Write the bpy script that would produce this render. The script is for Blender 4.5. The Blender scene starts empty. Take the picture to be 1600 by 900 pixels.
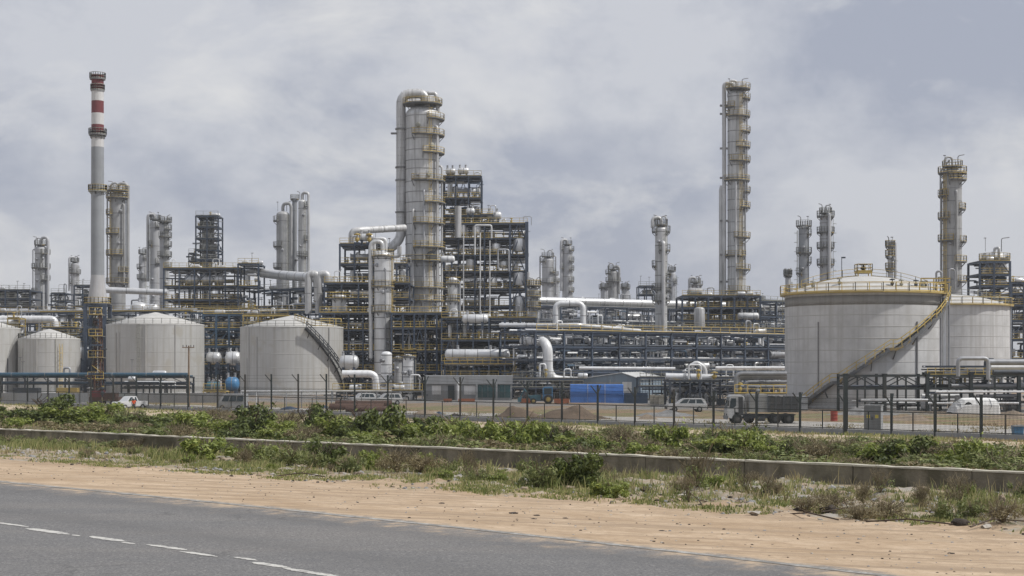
import bpy, math, random
import numpy as np
from math import sin, cos, pi, radians, sqrt, atan2
from mathutils import Vector, Matrix, noise as mnoise

SC = bpy.context.scene
COL = SC.collection
F = 2400.0            # focal length in pixels of the 1600 wide photograph
HZ = 568.0            # row of the horizon
EYE = 6.0             # eye height over the plant yard (the road stands on a bank, 3.7 m up)
def PX(px, Y): return (px - 800.0) * Y / F
def PZ(py, Y): return EYE + (HZ - py) * Y / F

# ---------------------------------------------------------------- camera, sky, sun
cd = bpy.data.cameras.new('camera'); cam = bpy.data.objects.new('camera', cd); COL.objects.link(cam)
cd.sensor_width = 36.0; cd.lens = 36.0 * F / 1600.0
cam.location = (0, 0, EYE); cam.rotation_euler = (pi / 2, 0, 0)
cd.shift_y = (HZ - 450.0) / 1600.0
cd.clip_start = 0.5; cd.clip_end = 9000.0
SC.camera = cam
SUN_EL, SUN_AZ = radians(54), radians(104)      # azimuth measured from +Y (view direction) clockwise
world = bpy.data.worlds.new('World'); SC.world = world; world.use_nodes = True
wn = world.node_tree; wn.nodes.clear()
def wnode(t, **k):
    n = wn.nodes.new(t)
    for a, v in k.items(): setattr(n, a, v)
    return n
out = wnode('ShaderNodeOutputWorld'); bg = wnode('ShaderNodeBackground'); bg.inputs[1].default_value = 0.1
sky = wnode('ShaderNodeTexSky', sky_type='NISHITA', sun_disc=False)
sky.sun_elevation = SUN_EL; sky.sun_rotation = SUN_AZ; sky.air_density = 1.2; sky.dust_density = 2.5
tc = wnode('ShaderNodeTexCoord'); mp = wnode('ShaderNodeMapping')
mp.inputs['Scale'].default_value = (1.0, 1.0, 1.7); mp.inputs['Location'].default_value = (0.31, 0.2, 0.14)
n1 = wnode('ShaderNodeTexNoise'); n1.inputs['Scale'].default_value = 4.2; n1.inputs['Detail'].default_value = 9; n1.inputs['Roughness'].default_value = 0.6; n1.inputs['Distortion'].default_value = 0.15
n2 = wnode('ShaderNodeTexNoise'); n2.inputs['Scale'].default_value = 6.5; n2.inputs['Detail'].default_value = 10; n2.inputs['Roughness'].default_value = 0.6; n2.inputs['Distortion'].default_value = 0.4
r1 = wnode('ShaderNodeValToRGB'); e = r1.color_ramp.elements
e[0].position = 0.4; e[0].color = (3.95, 4.25, 5.15, 1); e[1].position = 0.56; e[1].color = (6.15, 6.3, 6.8, 1)
r2 = wnode('ShaderNodeValToRGB'); e = r2.color_ramp.elements
e[0].position = 0.49; e[0].color = (0, 0, 0, 1); e[1].position = 0.66; e[1].color = (1, 1, 1, 1)
mx = wnode('ShaderNodeMix', data_type='RGBA'); mx.inputs['B'].default_value = (8.0, 7.95, 7.9, 1)
mulf = wnode('ShaderNodeMath', operation='MULTIPLY'); mulf.inputs[1].default_value = 0.75
mx2 = wnode('ShaderNodeMix', data_type='RGBA'); mx2.inputs['Factor'].default_value = 0.93
L = wn.links.new
L(tc.outputs['Generated'], mp.inputs['Vector']); L(mp.outputs[0], n1.inputs['Vector']); L(mp.outputs[0], n2.inputs['Vector'])
L(n1.outputs['Fac'], r1.inputs[0]); L(n2.outputs['Fac'], r2.inputs[0]); L(r2.outputs[0], mulf.inputs[0])
L(mulf.outputs[0], mx.inputs['Factor']); L(r1.outputs[0], mx.inputs['A'])
L(sky.outputs[0], mx2.inputs['A']); L(mx.outputs['Result'], mx2.inputs['B']); L(mx2.outputs['Result'], bg.inputs[0]); L(bg.outputs[0], out.inputs[0])
sd = bpy.data.lights.new('sun', 'SUN'); sun = bpy.data.objects.new('sun', sd); COL.objects.link(sun)
sd.energy = 3.5; sd.angle = radians(2.0); sd.color = (1.0, 0.965, 0.91)
sdir = Vector((sin(SUN_AZ) * cos(SUN_EL), cos(SUN_AZ) * cos(SUN_EL), sin(SUN_EL)))
sun.rotation_euler = sdir.to_track_quat('Z', 'Y').to_euler(); sun.location = (60, -40, 90)
SC.view_settings.view_transform = 'Standard'; SC.view_settings.look = 'None'
SC.view_settings.exposure = 0.0; SC.view_settings.gamma = 1.0

# ---------------------------------------------------------------- materials
MATS = {}
def pm(name, c, r=0.6, m=0.0, var=0.12, sc=0.6, streak=0.0, dirt=(0.12, 0.10, 0.08), rnd=0.0, bump=0.0, bsc=20.0, fleck=None):
    ma = bpy.data.materials.new(name); ma.use_nodes = True
    nt = ma.node_tree; N = nt.nodes; l = nt.links.new
    b = N['Principled BSDF']; b.inputs['Roughness'].default_value = r; b.inputs['Metallic'].default_value = m
    g = N.new('ShaderNodeNewGeometry')
    no = N.new('ShaderNodeTexNoise'); no.inputs['Scale'].default_value = sc; no.inputs['Detail'].default_value = 6; no.inputs['Roughness'].default_value = 0.65
    l(g.outputs['Position'], no.inputs['Vector'])
    ra = N.new('ShaderNodeValToRGB'); e = ra.color_ramp.elements
    e[0].position = 0.3; e[0].color = (*[x * (1 - var) for x in c], 1); e[1].position = 0.7; e[1].color = (*[min(1, x * (1 + var)) for x in c], 1)
    l(no.outputs['Fac'], ra.inputs[0]); last = ra.outputs[0]
    if streak:
        mpn = N.new('ShaderNodeMapping'); mpn.inputs['Scale'].default_value = (1.3, 1.3, 0.07)
        l(g.outputs['Position'], mpn.inputs['Vector'])
        ns = N.new('ShaderNodeTexNoise'); ns.inputs['Scale'].default_value = 1.4; ns.inputs['Detail'].default_value = 5
        l(mpn.outputs[0], ns.inputs['Vector'])
        rs = N.new('ShaderNodeValToRGB'); q = rs.color_ramp.elements; q[0].position = 0.45; q[0].color = (0, 0, 0, 1); q[1].position = 0.75; q[1].color = (streak,) * 3 + (1,)
        l(ns.outputs['Fac'], rs.inputs[0])
        mm = N.new('ShaderNodeMix'); mm.data_type = 'RGBA'; mm.inputs['B'].default_value = (*dirt, 1)
        l(rs.outputs[0], mm.inputs['Factor']); l(last, mm.inputs['A']); last = mm.outputs['Result']
    if fleck:
        nf = N.new('ShaderNodeTexNoise'); nf.inputs['Scale'].default_value = fleck[1]; nf.inputs['Detail'].default_value = 4
        l(g.outputs['Position'], nf.inputs['Vector'])
        rf = N.new('ShaderNodeValToRGB'); q = rf.color_ramp.elements; q[0].position = fleck[2]; q[0].color = (0, 0, 0, 1); q[1].position = fleck[2] + 0.08; q[1].color = (1, 1, 1, 1)
        l(nf.outputs['Fac'], rf.inputs[0])
        mm = N.new('ShaderNodeMix'); mm.data_type = 'RGBA'; mm.inputs['B'].default_value = (*fleck[0], 1)
        l(rf.outputs[0], mm.inputs['Factor']); l(last, mm.inputs['A']); last = mm.outputs['Result']
    if rnd:
        oi = N.new('ShaderNodeObjectInfo'); mr = N.new('ShaderNodeMapRange'); mr.inputs[3].default_value = 1 - rnd; mr.inputs[4].default_value = 1 + rnd
        l(oi.outputs['Random'], mr.inputs[0]); mu = N.new('ShaderNodeVectorMath'); mu.operation = 'SCALE'
        l(last, mu.inputs[0]); l(mr.outputs[0], mu.inputs['Scale']); last = mu.outputs[0]
    l(last, b.inputs['Base Color'])
    if bump:
        nb = N.new('ShaderNodeTexNoise'); nb.inputs['Scale'].default_value = bsc; nb.inputs['Detail'].default_value = 5; l(g.outputs['Position'], nb.inputs['Vector'])
        bp = N.new('ShaderNodeBump'); bp.inputs['Strength'].default_value = bump; bp.inputs['Distance'].default_value = 0.05
        l(nb.outputs['Fac'], bp.inputs['Height']); l(bp.outputs[0], b.inputs['Normal'])
    MATS[name] = ma
    return ma
pm('cladding', (0.54, 0.545, 0.55), 0.5, 0.25, 0.16, 0.35, 0.8, (0.23, 0.225, 0.215))
pm('cladding_old', (0.36, 0.365, 0.37), 0.6, 0.15, 0.16, 0.4, 0.6, (0.16, 0.155, 0.14))
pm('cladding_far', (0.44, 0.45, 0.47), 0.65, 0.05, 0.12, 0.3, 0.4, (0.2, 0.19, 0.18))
pm('silver', (0.66, 0.67, 0.68), 0.38, 0.45, 0.1, 0.8, 0.25, (0.2, 0.18, 0.15), 0.12)
pm('pipe_grey', (0.33, 0.34, 0.36), 0.5, 0.3, 0.15, 0.8, 0.3, rnd=0.3)
pm('pipe_white', (0.68, 0.69, 0.70), 0.45, 0.1, 0.08, 0.8, 0.3, rnd=0.1)
pm('pipe_rust', (0.085, 0.045, 0.033), 0.8, 0.1, 0.3, 2.0, rnd=0.2)
pm('course_grey', (0.27, 0.265, 0.255), 0.9, 0.0, 0.12, 0.6, 0.5, (0.16, 0.15, 0.13))
pm('pipe_blue', (0.03, 0.085, 0.135), 0.5, 0.1, 0.2, 1.0, 0.2, rnd=0.2)
pm('pipe_dark', (0.035, 0.045, 0.06), 0.5, 0.1, 0.25, 1.0, 0.2, rnd=0.3)
pm('steel', (0.046, 0.066, 0.100), 0.6, 0.1, 0.25, 0.7, 0.2, (0.10, 0.07, 0.05), 0.2)
pm('steel_blue', (0.05, 0.095, 0.15), 0.55, 0.1, 0.25, 0.7, 0.2, (0.10, 0.08, 0.06), 0.2)
pm('steel_green', (0.022, 0.032, 0.034), 0.55, 0.1, 0.2, 0.9, 0.3, (0.12, 0.08, 0.05), 0.15)
pm('deck', (0.13, 0.135, 0.14), 0.8, 0.1, 0.3, 1.5, fleck=((0.25, 0.18, 0.07), 1.2, 0.58))
pm('rail_yellow', (0.50, 0.37, 0.11), 0.6, 0.0, 0.35, 0.5, rnd=0.25)
pm('rail_bright', (0.40, 0.29, 0.085), 0.5, 0.0, 0.15, 1.1)
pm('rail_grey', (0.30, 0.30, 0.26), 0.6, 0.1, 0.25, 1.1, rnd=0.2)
pm('band', (0.22, 0.22, 0.225), 0.7, 0.2, 0.2, 1.0, rnd=0.2)
pm('tank_paint', (0.45, 0.45, 0.44), 0.5, 0.0, 0.07, 0.18, 0.8, (0.33, 0.315, 0.28), fleck=((0.40, 0.385, 0.35), 0.25, 0.58))
pm('tank_roof', (0.47, 0.465, 0.45), 0.6, 0.0, 0.12, 0.7, 0.3, (0.33, 0.31, 0.28))
pm('tank_seam', (0.41, 0.405, 0.39), 0.7, 0.0, 0.1, 0.5)
pm('concrete', (0.50, 0.50, 0.50), 0.85, 0.0, 0.16, 0.3, 0.7, (0.34, 0.33, 0.31), bump=0.15)
pm('concrete_old', (0.215, 0.19, 0.145), 0.9, 0.0, 0.45, 0.8, 0.85, (0.075, 0.066, 0.045), rnd=.14, bump=0.5, bsc=12, fleck=((0.10, 0.09, 0.06), 0.7, 0.55))
pm('concrete_top', (0.47, 0.44, 0.37), 0.9, 0.0, 0.2, 3.0, 0.0, bump=0.4, bsc=15)
pm('paint_red', (0.155, 0.028, 0.034), 0.6, 0.0, 0.12, 0.8, 0.3, (0.15, 0.06, 0.05))
pm('paint_white', (0.60, 0.60, 0.60), 0.55, 0.0, 0.08, 0.8, 0.45, (0.36, 0.33, 0.3))
pm('stack_grey', (0.27, 0.285, 0.305), 0.6, 0.0, 0.10, 0.3, 0.3, (0.2, 0.2, 0.2))
pm('stack_flare', (0.40, 0.40, 0.41), 0.7, 0.0, 0.12, 0.3, 0.3, (0.30, 0.26, 0.2))
pm('white_car', (0.52, 0.53, 0.54), 0.25, 0.0, 0.03, 1.0)
pm('cab_paint', (0.47, 0.475, 0.48), 0.35, 0.0, 0.06, 1.0, 0.4, (0.24, 0.21, 0.17))
pm('truck_box', (0.25, 0.25, 0.24), 0.6, 0.0, 0.12, 1.2, 0.5, (0.15, 0.13, 0.1))
pm('truck_grey', (0.075, 0.08, 0.085), 0.6, 0.1, 0.15, 1.2, 0.4, (0.2, 0.16, 0.11))
pm('rubber', (0.02, 0.02, 0.02), 0.85, 0, 0.2, 3)
pm('dark_plastic', (0.03, 0.032, 0.035), 0.6, 0, 0.2, 3)
pm('glass', (0.03, 0.045, 0.055), 0.12, 0.0, 0.1, 1)
pm('glass_teal', (0.03, 0.09, 0.10), 0.2, 0.0, 0.15, 0.5)
pm('wall_grey', (0.26, 0.27, 0.28), 0.7, 0.0, 0.08, 0.5, 0.3)
pm('sheet_blue', (0.20, 0.26, 0.32), 0.6, 0.0, 0.08, 0.5, 0.3)
pm('sheet_white', (0.66, 0.67, 0.66), 0.5, 0.0, 0.06, 0.5, 0.3)
pm('tarp_blue', (0.04, 0.14, 0.43), 0.5, 0.0, 0.15, 0.8, bump=0.5, bsc=3)
pm('paint_blue', (0.05, 0.17, 0.33), 0.45, 0.0, 0.15, 0.8)
pm('paint_teal', (0.04, 0.13, 0.17), 0.5, 0.0, 0.15, 0.8)
pm('paint_navy', (0.025, 0.05, 0.095), 0.5, 0.0, 0.15, 0.8)
pm('paint_orange', (0.38, 0.13, 0.06), 0.5, 0.0, 0.15, 0.8)
pm('red_bright', (0.36, 0.055, 0.035), 0.5, 0.0, 0.15, 1.8)
pm('tent_white', (0.72, 0.72, 0.71), 0.7, 0.0, 0.04, 0.8)
pm('cabinet', (0.19, 0.205, 0.225), 0.55, 0.1, 0.08, 0.9, 0.3)
pm('cabinet_light', (0.36, 0.375, 0.39), 0.55, 0.1, 0.08, 0.9, 0.3)
pm('sign_yellow', (0.62, 0.52, 0.08), 0.6, 0.0, 0.1, 1)
pm('wood', (0.20, 0.14, 0.09), 0.85, 0.0, 0.25, 2.0)
pm('skin_tone', (0.10, 0.055, 0.035), 0.6, 0, 0.05, 3)
pm('cloth_dark', (0.03, 0.035, 0.05), 0.9, 0, 0.1, 3)
pm('cloth_red', (0.60, 0.09, 0.03), 0.9, 0, 0.1, 3)
pm('dirt_brown', (0.15, 0.11, 0.078), 0.95, 0.0, 0.35, 0.7, bump=0.8, bsc=4)
pm('dirt_pale', (0.27, 0.215, 0.16), 0.95, 0.0, 0.3, 0.7, bump=0.8, bsc=4)
pm('gravel_grey', (0.24, 0.24, 0.24), 0.95, 0.0, 0.3, 1.2, bump=0.8, bsc=8)
pm('yard_road', (0.42, 0.40, 0.37), 0.9, 0.0, 0.15, 0.5, bump=0.2)
pm('debris_white', (0.36, 0.33, 0.29), 0.9, 0.0, 0.35, 8)
pm('debris_dark', (0.045, 0.035, 0.028), 0.9, 0.0, 0.35, 6, bump=0.8, bsc=9)
pm('twig', (0.19, 0.155, 0.095), 0.9, 0, 0.3, 4)
pm('twig_dark', (0.07, 0.05, 0.035), 0.9, 0, 0.3, 4)

def leafmat(name, c0, c1, c2, rough=0.6, sub=0.25):
    ma = bpy.data.materials.new(name); ma.use_nodes = True
    N = ma.node_tree.nodes; l = ma.node_tree.links.new; b = N['Principled BSDF']
    g = N.new('ShaderNodeNewGeometry'); oi = N.new('ShaderNodeObjectInfo')
    no = N.new('ShaderNodeTexNoise'); no.inputs['Scale'].default_value = 0.9; no.inputs['Detail'].default_value = 3; l(g.outputs['Position'], no.inputs['Vector'])
    ad = N.new('ShaderNodeMath'); ad.operation = 'MULTIPLY_ADD'; ad.inputs[1].default_value = 0.55; l(g.outputs['Random Per Island'], ad.inputs[0]); 
    mu = N.new('ShaderNodeMath'); mu.operation = 'MULTIPLY'; mu.inputs[1].default_value = 0.6; l(no.outputs['Fac'], mu.inputs[0]); l(mu.outputs[0], ad.inputs[2])
    ra = N.new('ShaderNodeValToRGB'); e = ra.color_ramp.elements
    e[0].position = 0.2; e[0].color = (*c0, 1); e[1].position = 0.8; e[1].color = (*c2, 1); q = e.new(0.5); q.color = (*c1, 1)
    l(ad.outputs[0], ra.inputs[0]); l(ra.outputs[0], b.inputs['Base Color'])
    b.inputs['Roughness'].default_value = rough
    tr = N.new('ShaderNodeBsdfTranslucent'); l(ra.outputs[0], tr.inputs[0]); ms = N.new('ShaderNodeMixShader'); ms.inputs[0].default_value = sub
    l(b.outputs[0], ms.inputs[1]); l(tr.outputs[0], ms.inputs[2]); l(ms.outputs[0], N['Material Output'].inputs[0])
    MATS[name] = ma
leafmat('leaf_bright', (0.085, 0.115, 0.018), (0.18, 0.23, 0.04), (0.33, 0.37, 0.095), .5, .35)
leafmat('leaf_dark', (0.04, 0.058, 0.014), (0.08, 0.108, 0.022), (0.16, 0.19, 0.045))
leafmat('leaf_olive', (0.07, 0.085, 0.025), (0.14, 0.17, 0.05), (0.26, 0.28, 0.10))
leafmat('leaf_dry', (0.09, 0.07, 0.03), (0.18, 0.145, 0.07), (0.30, 0.25, 0.14))
leafmat('grass_blade', (0.09, 0.13, 0.03), (0.20, 0.23, 0.07), (0.40, 0.37, 0.17))
leafmat('grass_straw', (0.16, 0.13, 0.06), (0.30, 0.25, 0.12), (0.45, 0.38, 0.22))

# ---------------------------------------------------------------- mesh helpers
class M:
    def __init__(s): s.v = []; s.f = []; s.smooth = []
    def add(s, vs, fs, sm=False):
        o = len(s.v); s.v += [tuple(p) for p in vs]; s.f += [tuple(i + o for i in q) for q in fs]; s.smooth += [sm] * len(fs)
    def box(s, x0, x1, y0, y1, z0, z1):
        s.add([(x0, y0, z0), (x1, y0, z0), (x1, y1, z0), (x0, y1, z0), (x0, y0, z1), (x1, y0, z1), (x1, y1, z1), (x0, y1, z1)],
              [(0, 3, 2, 1), (4, 5, 6, 7), (0, 1, 5, 4), (1, 2, 6, 5), (2, 3, 7, 6), (3, 0, 4, 7)])
    def bar(s, a, b, w, h=None):
        a = Vector(a); b = Vector(b); h = h or w; d = (b - a)
        if d.length < 1e-6: return
        d.normalize(); up = Vector((0, 0, 1)) if abs(d.z) < 0.95 else Vector((0, 1, 0))
        x = d.cross(up).normalized() * (w / 2); y = x.cross(d).normalized() * (h / 2)
        s.add([a - x - y, a + x - y, a + x + y, a - x + y, b - x - y, b + x - y, b + x + y, b - x + y],
              [(0, 3, 2, 1), (4, 5, 6, 7), (0, 1, 5, 4), (1, 2, 6, 5), (2, 3, 7, 6), (3, 0, 4, 7)])
    def lathe(s, prof, n=24, c=(0, 0, 0), axis='z', cap=True):
        vs = []
        for r, z in prof:
            for i in range(n):
                a = 2 * pi * i / n
                p = (r * cos(a), r * sin(a), z) if axis == 'z' else (z, r * cos(a), r * sin(a)) if axis == 'x' else (r * sin(a), z, r * cos(a))
                vs.append((c[0] + p[0], c[1] + p[1], c[2] + p[2]))
        fs = []
        for k in range(len(prof) - 1):
            for i in range(n):
                j = (i + 1) % n; fs.append((k * n + i, k * n + j, (k + 1) * n + j, (k + 1) * n + i))
        s.add(vs, fs, True)
        if cap:
            m = len(prof) - 1
            s.add([vs[i] for i in range(n)], [tuple(range(n - 1, -1, -1))]); s.add([vs[m * n + i] for i in range(n)], [tuple(range(n))])
    def tube(s, path, r, n=8, bend=0.0, cap=True):
        P = [Vector(p) for p in path]
        if bend > 0 and len(P) > 2:
            Q = [P[0]]
            for i in range(1, len(P) - 1):
                a, b, c = P[i - 1], P[i], P[i + 1]
                d0 = (a - b); d1 = (c - b); k = min(bend, d0.length * 0.49, d1.length * 0.49)
                p0 = b + d0.normalized() * k; p1 = b + d1.normalized() * k
                for t in (0, 0.17, 0.34, 0.5, 0.66, 0.83, 1): Q.append(p0 * (1 - t) ** 2 + b * 2 * t * (1 - t) + p1 * t * t)
            Q.append(P[-1]); P = Q
        vs = []; pv = None
        for i, p in enumerate(P):
            t = (P[min(i + 1, len(P) - 1)] - P[max(i - 1, 0)]).normalized()
            if pv is None:
                pv = t.cross(Vector((0, 0, 1)) if abs(t.z) < 0.9 else Vector((1, 0, 0))).normalized()
            else:
                pv = (pv - t * pv.dot(t)).normalized()
            w = t.cross(pv)
            for k in range(n):
                a = 2 * pi * k / n; vs.append(p + (pv * cos(a) + w * sin(a)) * r)
        fs = [(k * n + i, k * n + (i + 1) % n, (k + 1) * n + (i + 1) % n, (k + 1) * n + i) for k in range(len(P) - 1) for i in range(n)]
        s.add(vs, fs, True)
        if cap: s.add(vs[:n], [tuple(range(n - 1, -1, -1))]); s.add(vs[-n:], [tuple(range(n))])
    def prism(s, poly, y0, y1, plane='xz'):
        n = len(poly)
        q = (lambda a, b, y: (a, y, b)) if plane == 'xz' else (lambda a, b, y: (y, a, b))
        vs = [q(a, b, y0) for a, b in poly] + [q(a, b, y1) for a, b in poly]
        s.add(vs, [tuple(range(n)), tuple(range(2 * n - 1, n - 1, -1))] + [(i, i + n, (i + 1) % n + n, (i + 1) % n) for i in range(n)])
    def mesh(s, name, mat):
        me = bpy.data.meshes.new(name); me.from_pydata(s.v, [], s.f)
        me.polygons.foreach_set('use_smooth', s.smooth); me.materials.append(MATS[mat]); me.update()
        return me

class T:
    """a thing: an Empty at its base; parts are given in its local coordinates"""
    def __init__(s, name, label, cat, loc, rz=0.0, group=None):
        o = bpy.data.objects.new(name, None); COL.objects.link(o); o.location = loc; o.rotation_euler = (0, 0, rz); o.empty_display_size = 0.3
        o['label'] = label; o['category'] = cat
        if group: o['group'] = group
        s.o = o
def part(t, name, m, mat, label=None, kind=None):
    me = m if not isinstance(m, M) else m.mesh(name, mat)
    o = bpy.data.objects.new(name, me); COL.objects.link(o); o.parent = t.o if isinstance(t, T) else t
    if label: o['label'] = label
    if kind: o['kind'] = kind
    return o
def solo(name, m, mat, label, cat, loc=(0, 0, 0), rz=0.0, group=None):
    o = bpy.data.objects.new(name, m.mesh(name, mat) if isinstance(m, M) else m); COL.objects.link(o); o.location = loc; o.rotation_euler = (0, 0, rz)
    o['label'] = label; o['category'] = cat
    if group: o['group'] = group
    return o
def setting(name, m, mat, kind='structure', parent=None):
    o = bpy.data.objects.new(name, m.mesh(name, mat) if isinstance(m, M) else m); COL.objects.link(o)
    if parent: o.parent = parent
    else: o['kind'] = kind
    return o
UNIT = {}
def unit(kind, mat):
    k = (kind, mat)
    if k not in UNIT:
        m = M()
        if kind == 'box': m.box(-.5, .5, -.5, .5, -.5, .5)
        elif kind == 'ibeam':
            m.box(-.5, .5, -.5, -.36, -.5, .5); m.box(-.5, .5, .36, .5, -.5, .5); m.box(-.12, .12, -.36, .36, -.5, .5)
        elif kind == 'cyl': m.lathe([(1, -.5), (1, .5)], 12)
        elif kind == 'cyl24': m.lathe([(1, -.5), (1, .5)], 28)
        elif kind == 'vessel': m.lathe([(.02, -.5), (.5, -.49), (.85, -.46), (1, -.4), (1, .4), (.85, .46), (.5, .49), (.02, .5)], 16)
        elif kind == 'valve': m.lathe([(.25, -.5), (.25, -.25), (.5, -.2), (.5, .05), (.2, .1), (.12, .3), (.75, .32), (.75, .42), (.1, .5)], 8)
        elif kind == 'flanged': m.lathe([(1.25, -.5), (1.25, -.46), (1, -.46), (1, -.3), (1.2, -.3), (1.2, -.27), (1, -.27), (1, .4), (1.2, .4), (1.2, .43), (.9, .43), (.6, .5)], 14)
        UNIT[k] = m.mesh(kind, mat)
    return UNIT[k]
def put(t, name, kind, mat, a, b, sx, sy=None):
    """a unit shape stretched from a to b (local coordinates) with half/full cross size sx, sy"""
    a = Vector(a); b = Vector(b); d = b - a
    o = bpy.data.objects.new(name, unit(kind, mat)); COL.objects.link(o); o.parent = t.o if isinstance(t, T) else t
    q = d.to_track_quat('Z', 'Y') if abs(d.x) + abs(d.y) > 1e-5 else Vector((0, 0, 1)).to_track_quat('Z', 'Y')
    o.location = (a + b) / 2; o.rotation_mode = 'XYZ'; o.rotation_euler = q.to_euler(); o.scale = (sx, sy if sy is not None else sx, d.length)
    return o
def beam(t, a, b, w, mat='steel', name='beam'): return put(t, name, 'box', mat, a, b, w)
def pipe(t, a, b, r, mat='silver', name='pipe'): return put(t, name, 'cyl', mat, a, b, r)
def rail_path(m, pts, h=1.1, th=0.07, step=1.8, mid=True):
    """handrail along a 3-D polyline"""
    for a, b in zip(pts, pts[1:]):
        a = Vector(a); b = Vector(b); L_ = (b - a).length
        if L_ < 1e-3: continue
        up = Vector((0, 0, h))
        m.bar(a + up, b + up, th)
        if mid: m.bar(a + up * .52, b + up * .52, th * .8)
        m.bar(a + up * .08, b + up * .08, th * .4, th * 1.6)
        n = max(1, round(L_ / step))
        for i in range(n + 1):
            p = a.lerp(b, i / n); m.bar(p, p + up, th)
def rail(t, pts, mat='rail_yellow', h=1.1, th=0.08, step=1.8, name='handrail'):
    m = M(); rail_path(m, pts, h, th, step); return part(t, name, m, mat)
def arc(R, z, a0, a1, n=None):
    n = n or max(3, int(abs(a1 - a0) / 20)); return [(R * sin(radians(a0 + (a1 - a0) * i / n)), -R * cos(radians(a0 + (a1 - a0) * i / n)), z) for i in range(n + 1)]
# ---------------------------------------------------------------- columns
def platform(t, R, z, a0, a1, w=1.1, railm='rail_yellow', deckm='deck', th=0.09, brackets=True, thick=0.22):
    """ring gallery round a column from angle a0 to a1 (0 faces the camera, 90 is to the right)"""
    n = max(4, int((a1 - a0) / 18)); m = M()
    inn = arc(R + .02, z, a0, a1, n); o_ = arc(R + w, z, a0, a1, n)
    vs = []
    for k in range(n + 1):
        for p in (inn[k], o_[k]): vs += [(p[0], p[1], z), (p[0], p[1], z - thick)]
    fs = []
    for k in range(n):
        b = k * 4; c = b + 4; fs += [(b, b + 2, c + 2, c), (b + 1, c + 1, c + 3, b + 3), (b + 2, b + 3, c + 3, c + 2), (b, c, c + 1, b + 1)]
    fs += [(0, 1, 3, 2), (n * 4, n * 4 + 2, n * 4 + 3, n * 4 + 1)]
    m.add(vs, fs); p = part(t, 'platform', m, deckm)
    r = M(); rail_path(r, o_, 1.15, th, 2.2)
    if a1 - a0 < 350:
        rail_path(r, [inn[0], o_[0]], 1.15, th, 2); rail_path(r, [inn[-1], o_[-1]], 1.15, th, 2)
    part(p, 'handrail', r, railm)
    if brackets:
        k = max(2, int((a1 - a0) / 50))
        for i in range(k + 1):
            a = radians(a0 + (a1 - a0) * i / k); dx, dy = sin(a), -cos(a)
            put(p, 'bracket', 'box', deckm, (dx * R, dy * R, z - thick - w), (dx * (R + w * .95), dy * (R + w * .95), z - thick), .12)
    return p
def ladder(t, R, a, z0, z1, mat='rail_yellow', w=0.5):
    m = M(); a = radians(a); dx, dy = sin(a), -cos(a); tx, ty = cos(a), sin(a); r = R + .35
    for s in (-1, 1): m.bar((dx * r + tx * s * w / 2, dy * r + ty * s * w / 2, z0), (dx * r + tx * s * w / 2, dy * r + ty * s * w / 2, z1), .08)
    z = z0
    while z < z1:
        m.bar((dx * r - tx * w / 2, dy * r - ty * w / 2, z), (dx * r + tx * w / 2, dy * r + ty * w / 2, z), .05)
        z += .9
    z = z0 + 2
    while z < z1:
        q = [((r + .75 * sin(radians(c))) * dx + tx * .4 * cos(radians(c)), (r + .75 * sin(radians(c))) * dy + ty * .4 * cos(radians(c)), z) for c in (0, 45, 90, 135, 180)]
        for u, v in zip(q, q[1:]): m.bar(u, v, .05)
        z += 2.0
    part(t, 'ladder', m, mat)
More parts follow.
